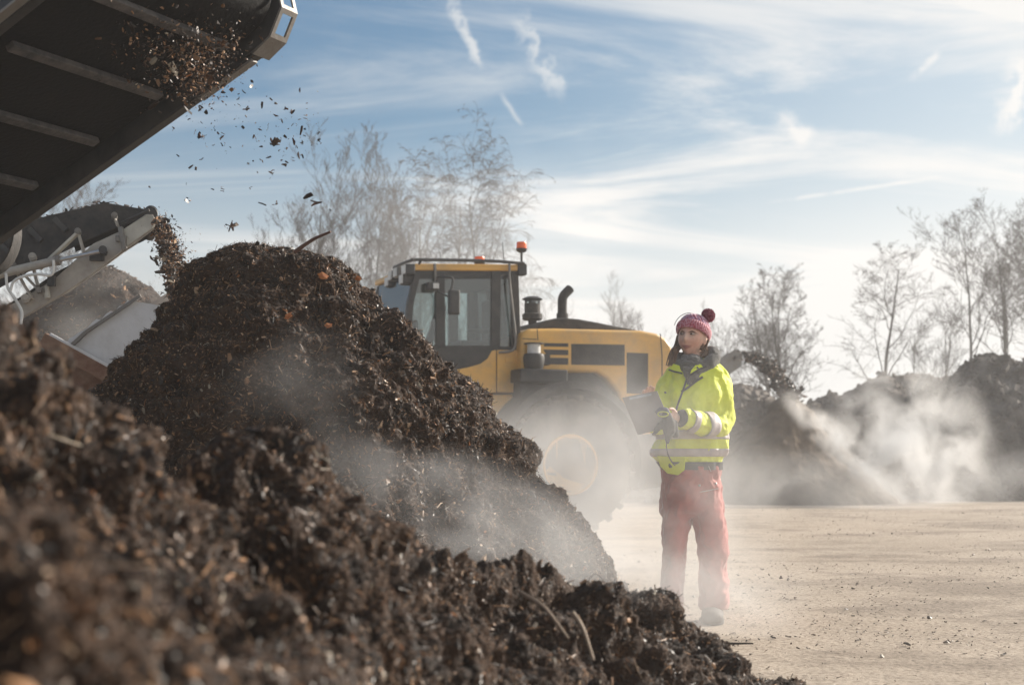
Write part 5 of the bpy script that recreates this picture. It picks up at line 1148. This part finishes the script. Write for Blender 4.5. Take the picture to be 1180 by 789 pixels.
v, fs, nr = remeshed(gb, .004); np_mesh('glove_body', v+nr*(.003*fbm(v, .02, 2, 3))[:, None], fs, M['glove'], gl)
mb = MB(); mb.tube(smoothpts([gp(757,476,.47), gp(761,472,.48), gp(767,472,.48), gp(769,475,.47)], 15), .013, 10); wp_ = mb.build('glove_cuff', M['glove_blue'], gl, True)
mb = MB(); mb.tube([gp(764,477,.49)+Vector((.027*math.cos(a), 0, .013*math.sin(a))) for a in np.linspace(0, 2*PI, 25)], .0035, 6, cap=False); mb.build('piping', M['piping'], gl, True)
mb = MB(); mb.tube(smoothpts([gp(769,505,.46), gp(768,513,.33), gp(770,524,.22), gp(775,533,.20), gp(778,536,.20)], 24), .004, 6, flat=.5); mb.build('wrist_strap', M['glove'], gl, True)
# ================================================================== steam and haze
def steam(name, c, r, dens, nscale, thr, seed, color=(.96, .95, .945), aniso=.35, rot=0, kind='stuff', label=None):
    mb = MB(); mb.ball((0, 0, 0), 1, 20, 12); o = mb.build(name, None, None, True)
    o.location = c; o.scale = r; o.rotation_euler = (0, rot, 0)
    m = bpy.data.materials.new('drifting steam'); m.use_nodes = True; t = m.node_tree; t.nodes.remove(t.nodes['Principled BSDF'])
    N, L = t.nodes, t.links; out = N['Material Output']
    pv = N.new('ShaderNodeVolumeScatter'); pv.inputs['Color'].default_value = (*color, 1); pv.inputs['Anisotropy'].default_value = aniso
    tc = N.new('ShaderNodeTexCoord'); ln = N.new('ShaderNodeVectorMath'); ln.operation = 'LENGTH'; L.new(tc.outputs['Object'], ln.inputs[0])
    fo = N.new('ShaderNodeMapRange'); fo.interpolation_type = 'SMOOTHSTEP'; fo.inputs['From Min'].default_value = 1.0; fo.inputs['From Max'].default_value = .25
    L.new(ln.outputs['Value'], fo.inputs['Value'])
    ge = N.new('ShaderNodeNewGeometry')
    mp = N.new('ShaderNodeMapping'); mp.inputs['Location'].default_value = (seed*3.7, seed*1.3, seed*.9); mp.inputs['Scale'].default_value = (nscale,)*3
    L.new(ge.outputs['Position'], mp.inputs['Vector'])
    nz = N.new('ShaderNodeTexNoise'); nz.inputs['Scale'].default_value = 1; nz.inputs['Detail'].default_value = 5; nz.inputs['Distortion'].default_value = .6
    L.new(mp.outputs[0], nz.inputs['Vector'])
    mr = N.new('ShaderNodeMapRange'); mr.inputs['From Min'].default_value = thr[0]; mr.inputs['From Max'].default_value = thr[1]; L.new(nz.outputs['Fac'], mr.inputs['Value'])
    a = N.new('ShaderNodeMath'); a.operation = 'MULTIPLY'; L.new(fo.outputs[0], a.inputs[0]); L.new(mr.outputs[0], a.inputs[1])
    b = N.new('ShaderNodeMath'); b.operation = 'MULTIPLY'; L.new(a.outputs[0], b.inputs[0]); b.inputs[1].default_value = dens
    L.new(b.outputs[0], pv.inputs['Density']); L.new(pv.outputs[0], out.inputs['Volume'])
    o.data.materials.append(m)
    tag(o, label, 'steam', kind=kind); return o
def SC(px, py, Y): return tuple(P(px, py, Y))
if STEAM:
    steam('steam', SC(570, 605, 4.75), (.80, .42, .24), 1.5, 3.2, (.40, .60), 1, rot=R(22), label='steam drifting low between the ridge and the tall heap')
    steam('steam', SC(350, 480, 5.0), (.36, .25, .42), .38, 3.6, (.46, .62), 9, label='wisp of steam rising off the face of the tall heap')
    steam('steam', SC(735, 585, 7.05), (.85, .40, 1.05), 1.3, 1.9, (.38, .60), 2, label='thin steam drifting before the woman and her clipboard')
    steam('steam', SC(790, 690, 7.15), (.85, .3, .40), 1.6, 2.6, (.38, .60), 12, label='low steam curling round the woman\'s boots')
    steam('steam', SC(640, 575, 12.0), (2.1, 2.1, 1.15), .42, 1.3, (.36, .62), 3, label='thick steam in front of the loader wheel')
    steam('steam', SC(560, 300, 24), (3.6, 2.5, 2.9), .13, .6, (.40, .62), 4, label='faint vapour above the loader cab')
    steam('steam', SC(1045, 520, 29.3), (2.1, 1.2, 2.2), 1.9, 1.25, (.43, .60), 5, color=(.97, .95, .93), aniso=.5, rot=R(-15), label='bright steam puff right of the cone heap')
    steam('steam', SC(968, 513, 28.0), (1.95, .5, .40), 3.4, 2.4, (.40, .62), 11, color=(.97, .93, .89), aniso=.5, rot=R(44), label='bright spray of dust streaming down the right slope of the cone heap')
    steam('steam', SC(930, 575, 26.5), (4.4, 1.6, 1.1), .32, .8, (.38, .60), 6, label='dust lying before the foot of the cone heap')
    steam('steam', SC(1130, 560, 30), (2.6, 1.5, 1.0), .25, .8, (.38, .60), 8, label='dust lying before the frosted pile')
    steam('steam', SC(150, 370, 10.2), (.9, .6, .6), .8, 2.0, (.38, .60), 7, label='dust under the end of the grey conveyor')
    # box of haze
    mb = MB(); mb.box((8, 44, 8.6), (190, 150, 20)); hz = mb.build('haze')
    m = bpy.data.materials.new('thin haze'); m.use_nodes = True; t = m.node_tree; t.nodes.remove(t.nodes['Principled BSDF'])
    pv = t.nodes.new('ShaderNodeVolumePrincipled'); pv.inputs['Color'].default_value = (.93, .92, .92, 1); pv.inputs['Density'].default_value = .0026; pv.inputs['Anisotropy'].default_value = .3
    t.links.new(pv.outputs[0], t.nodes['Material Output'].inputs['Volume']); hz.data.materials.append(m); tag(hz, kind='stuff')
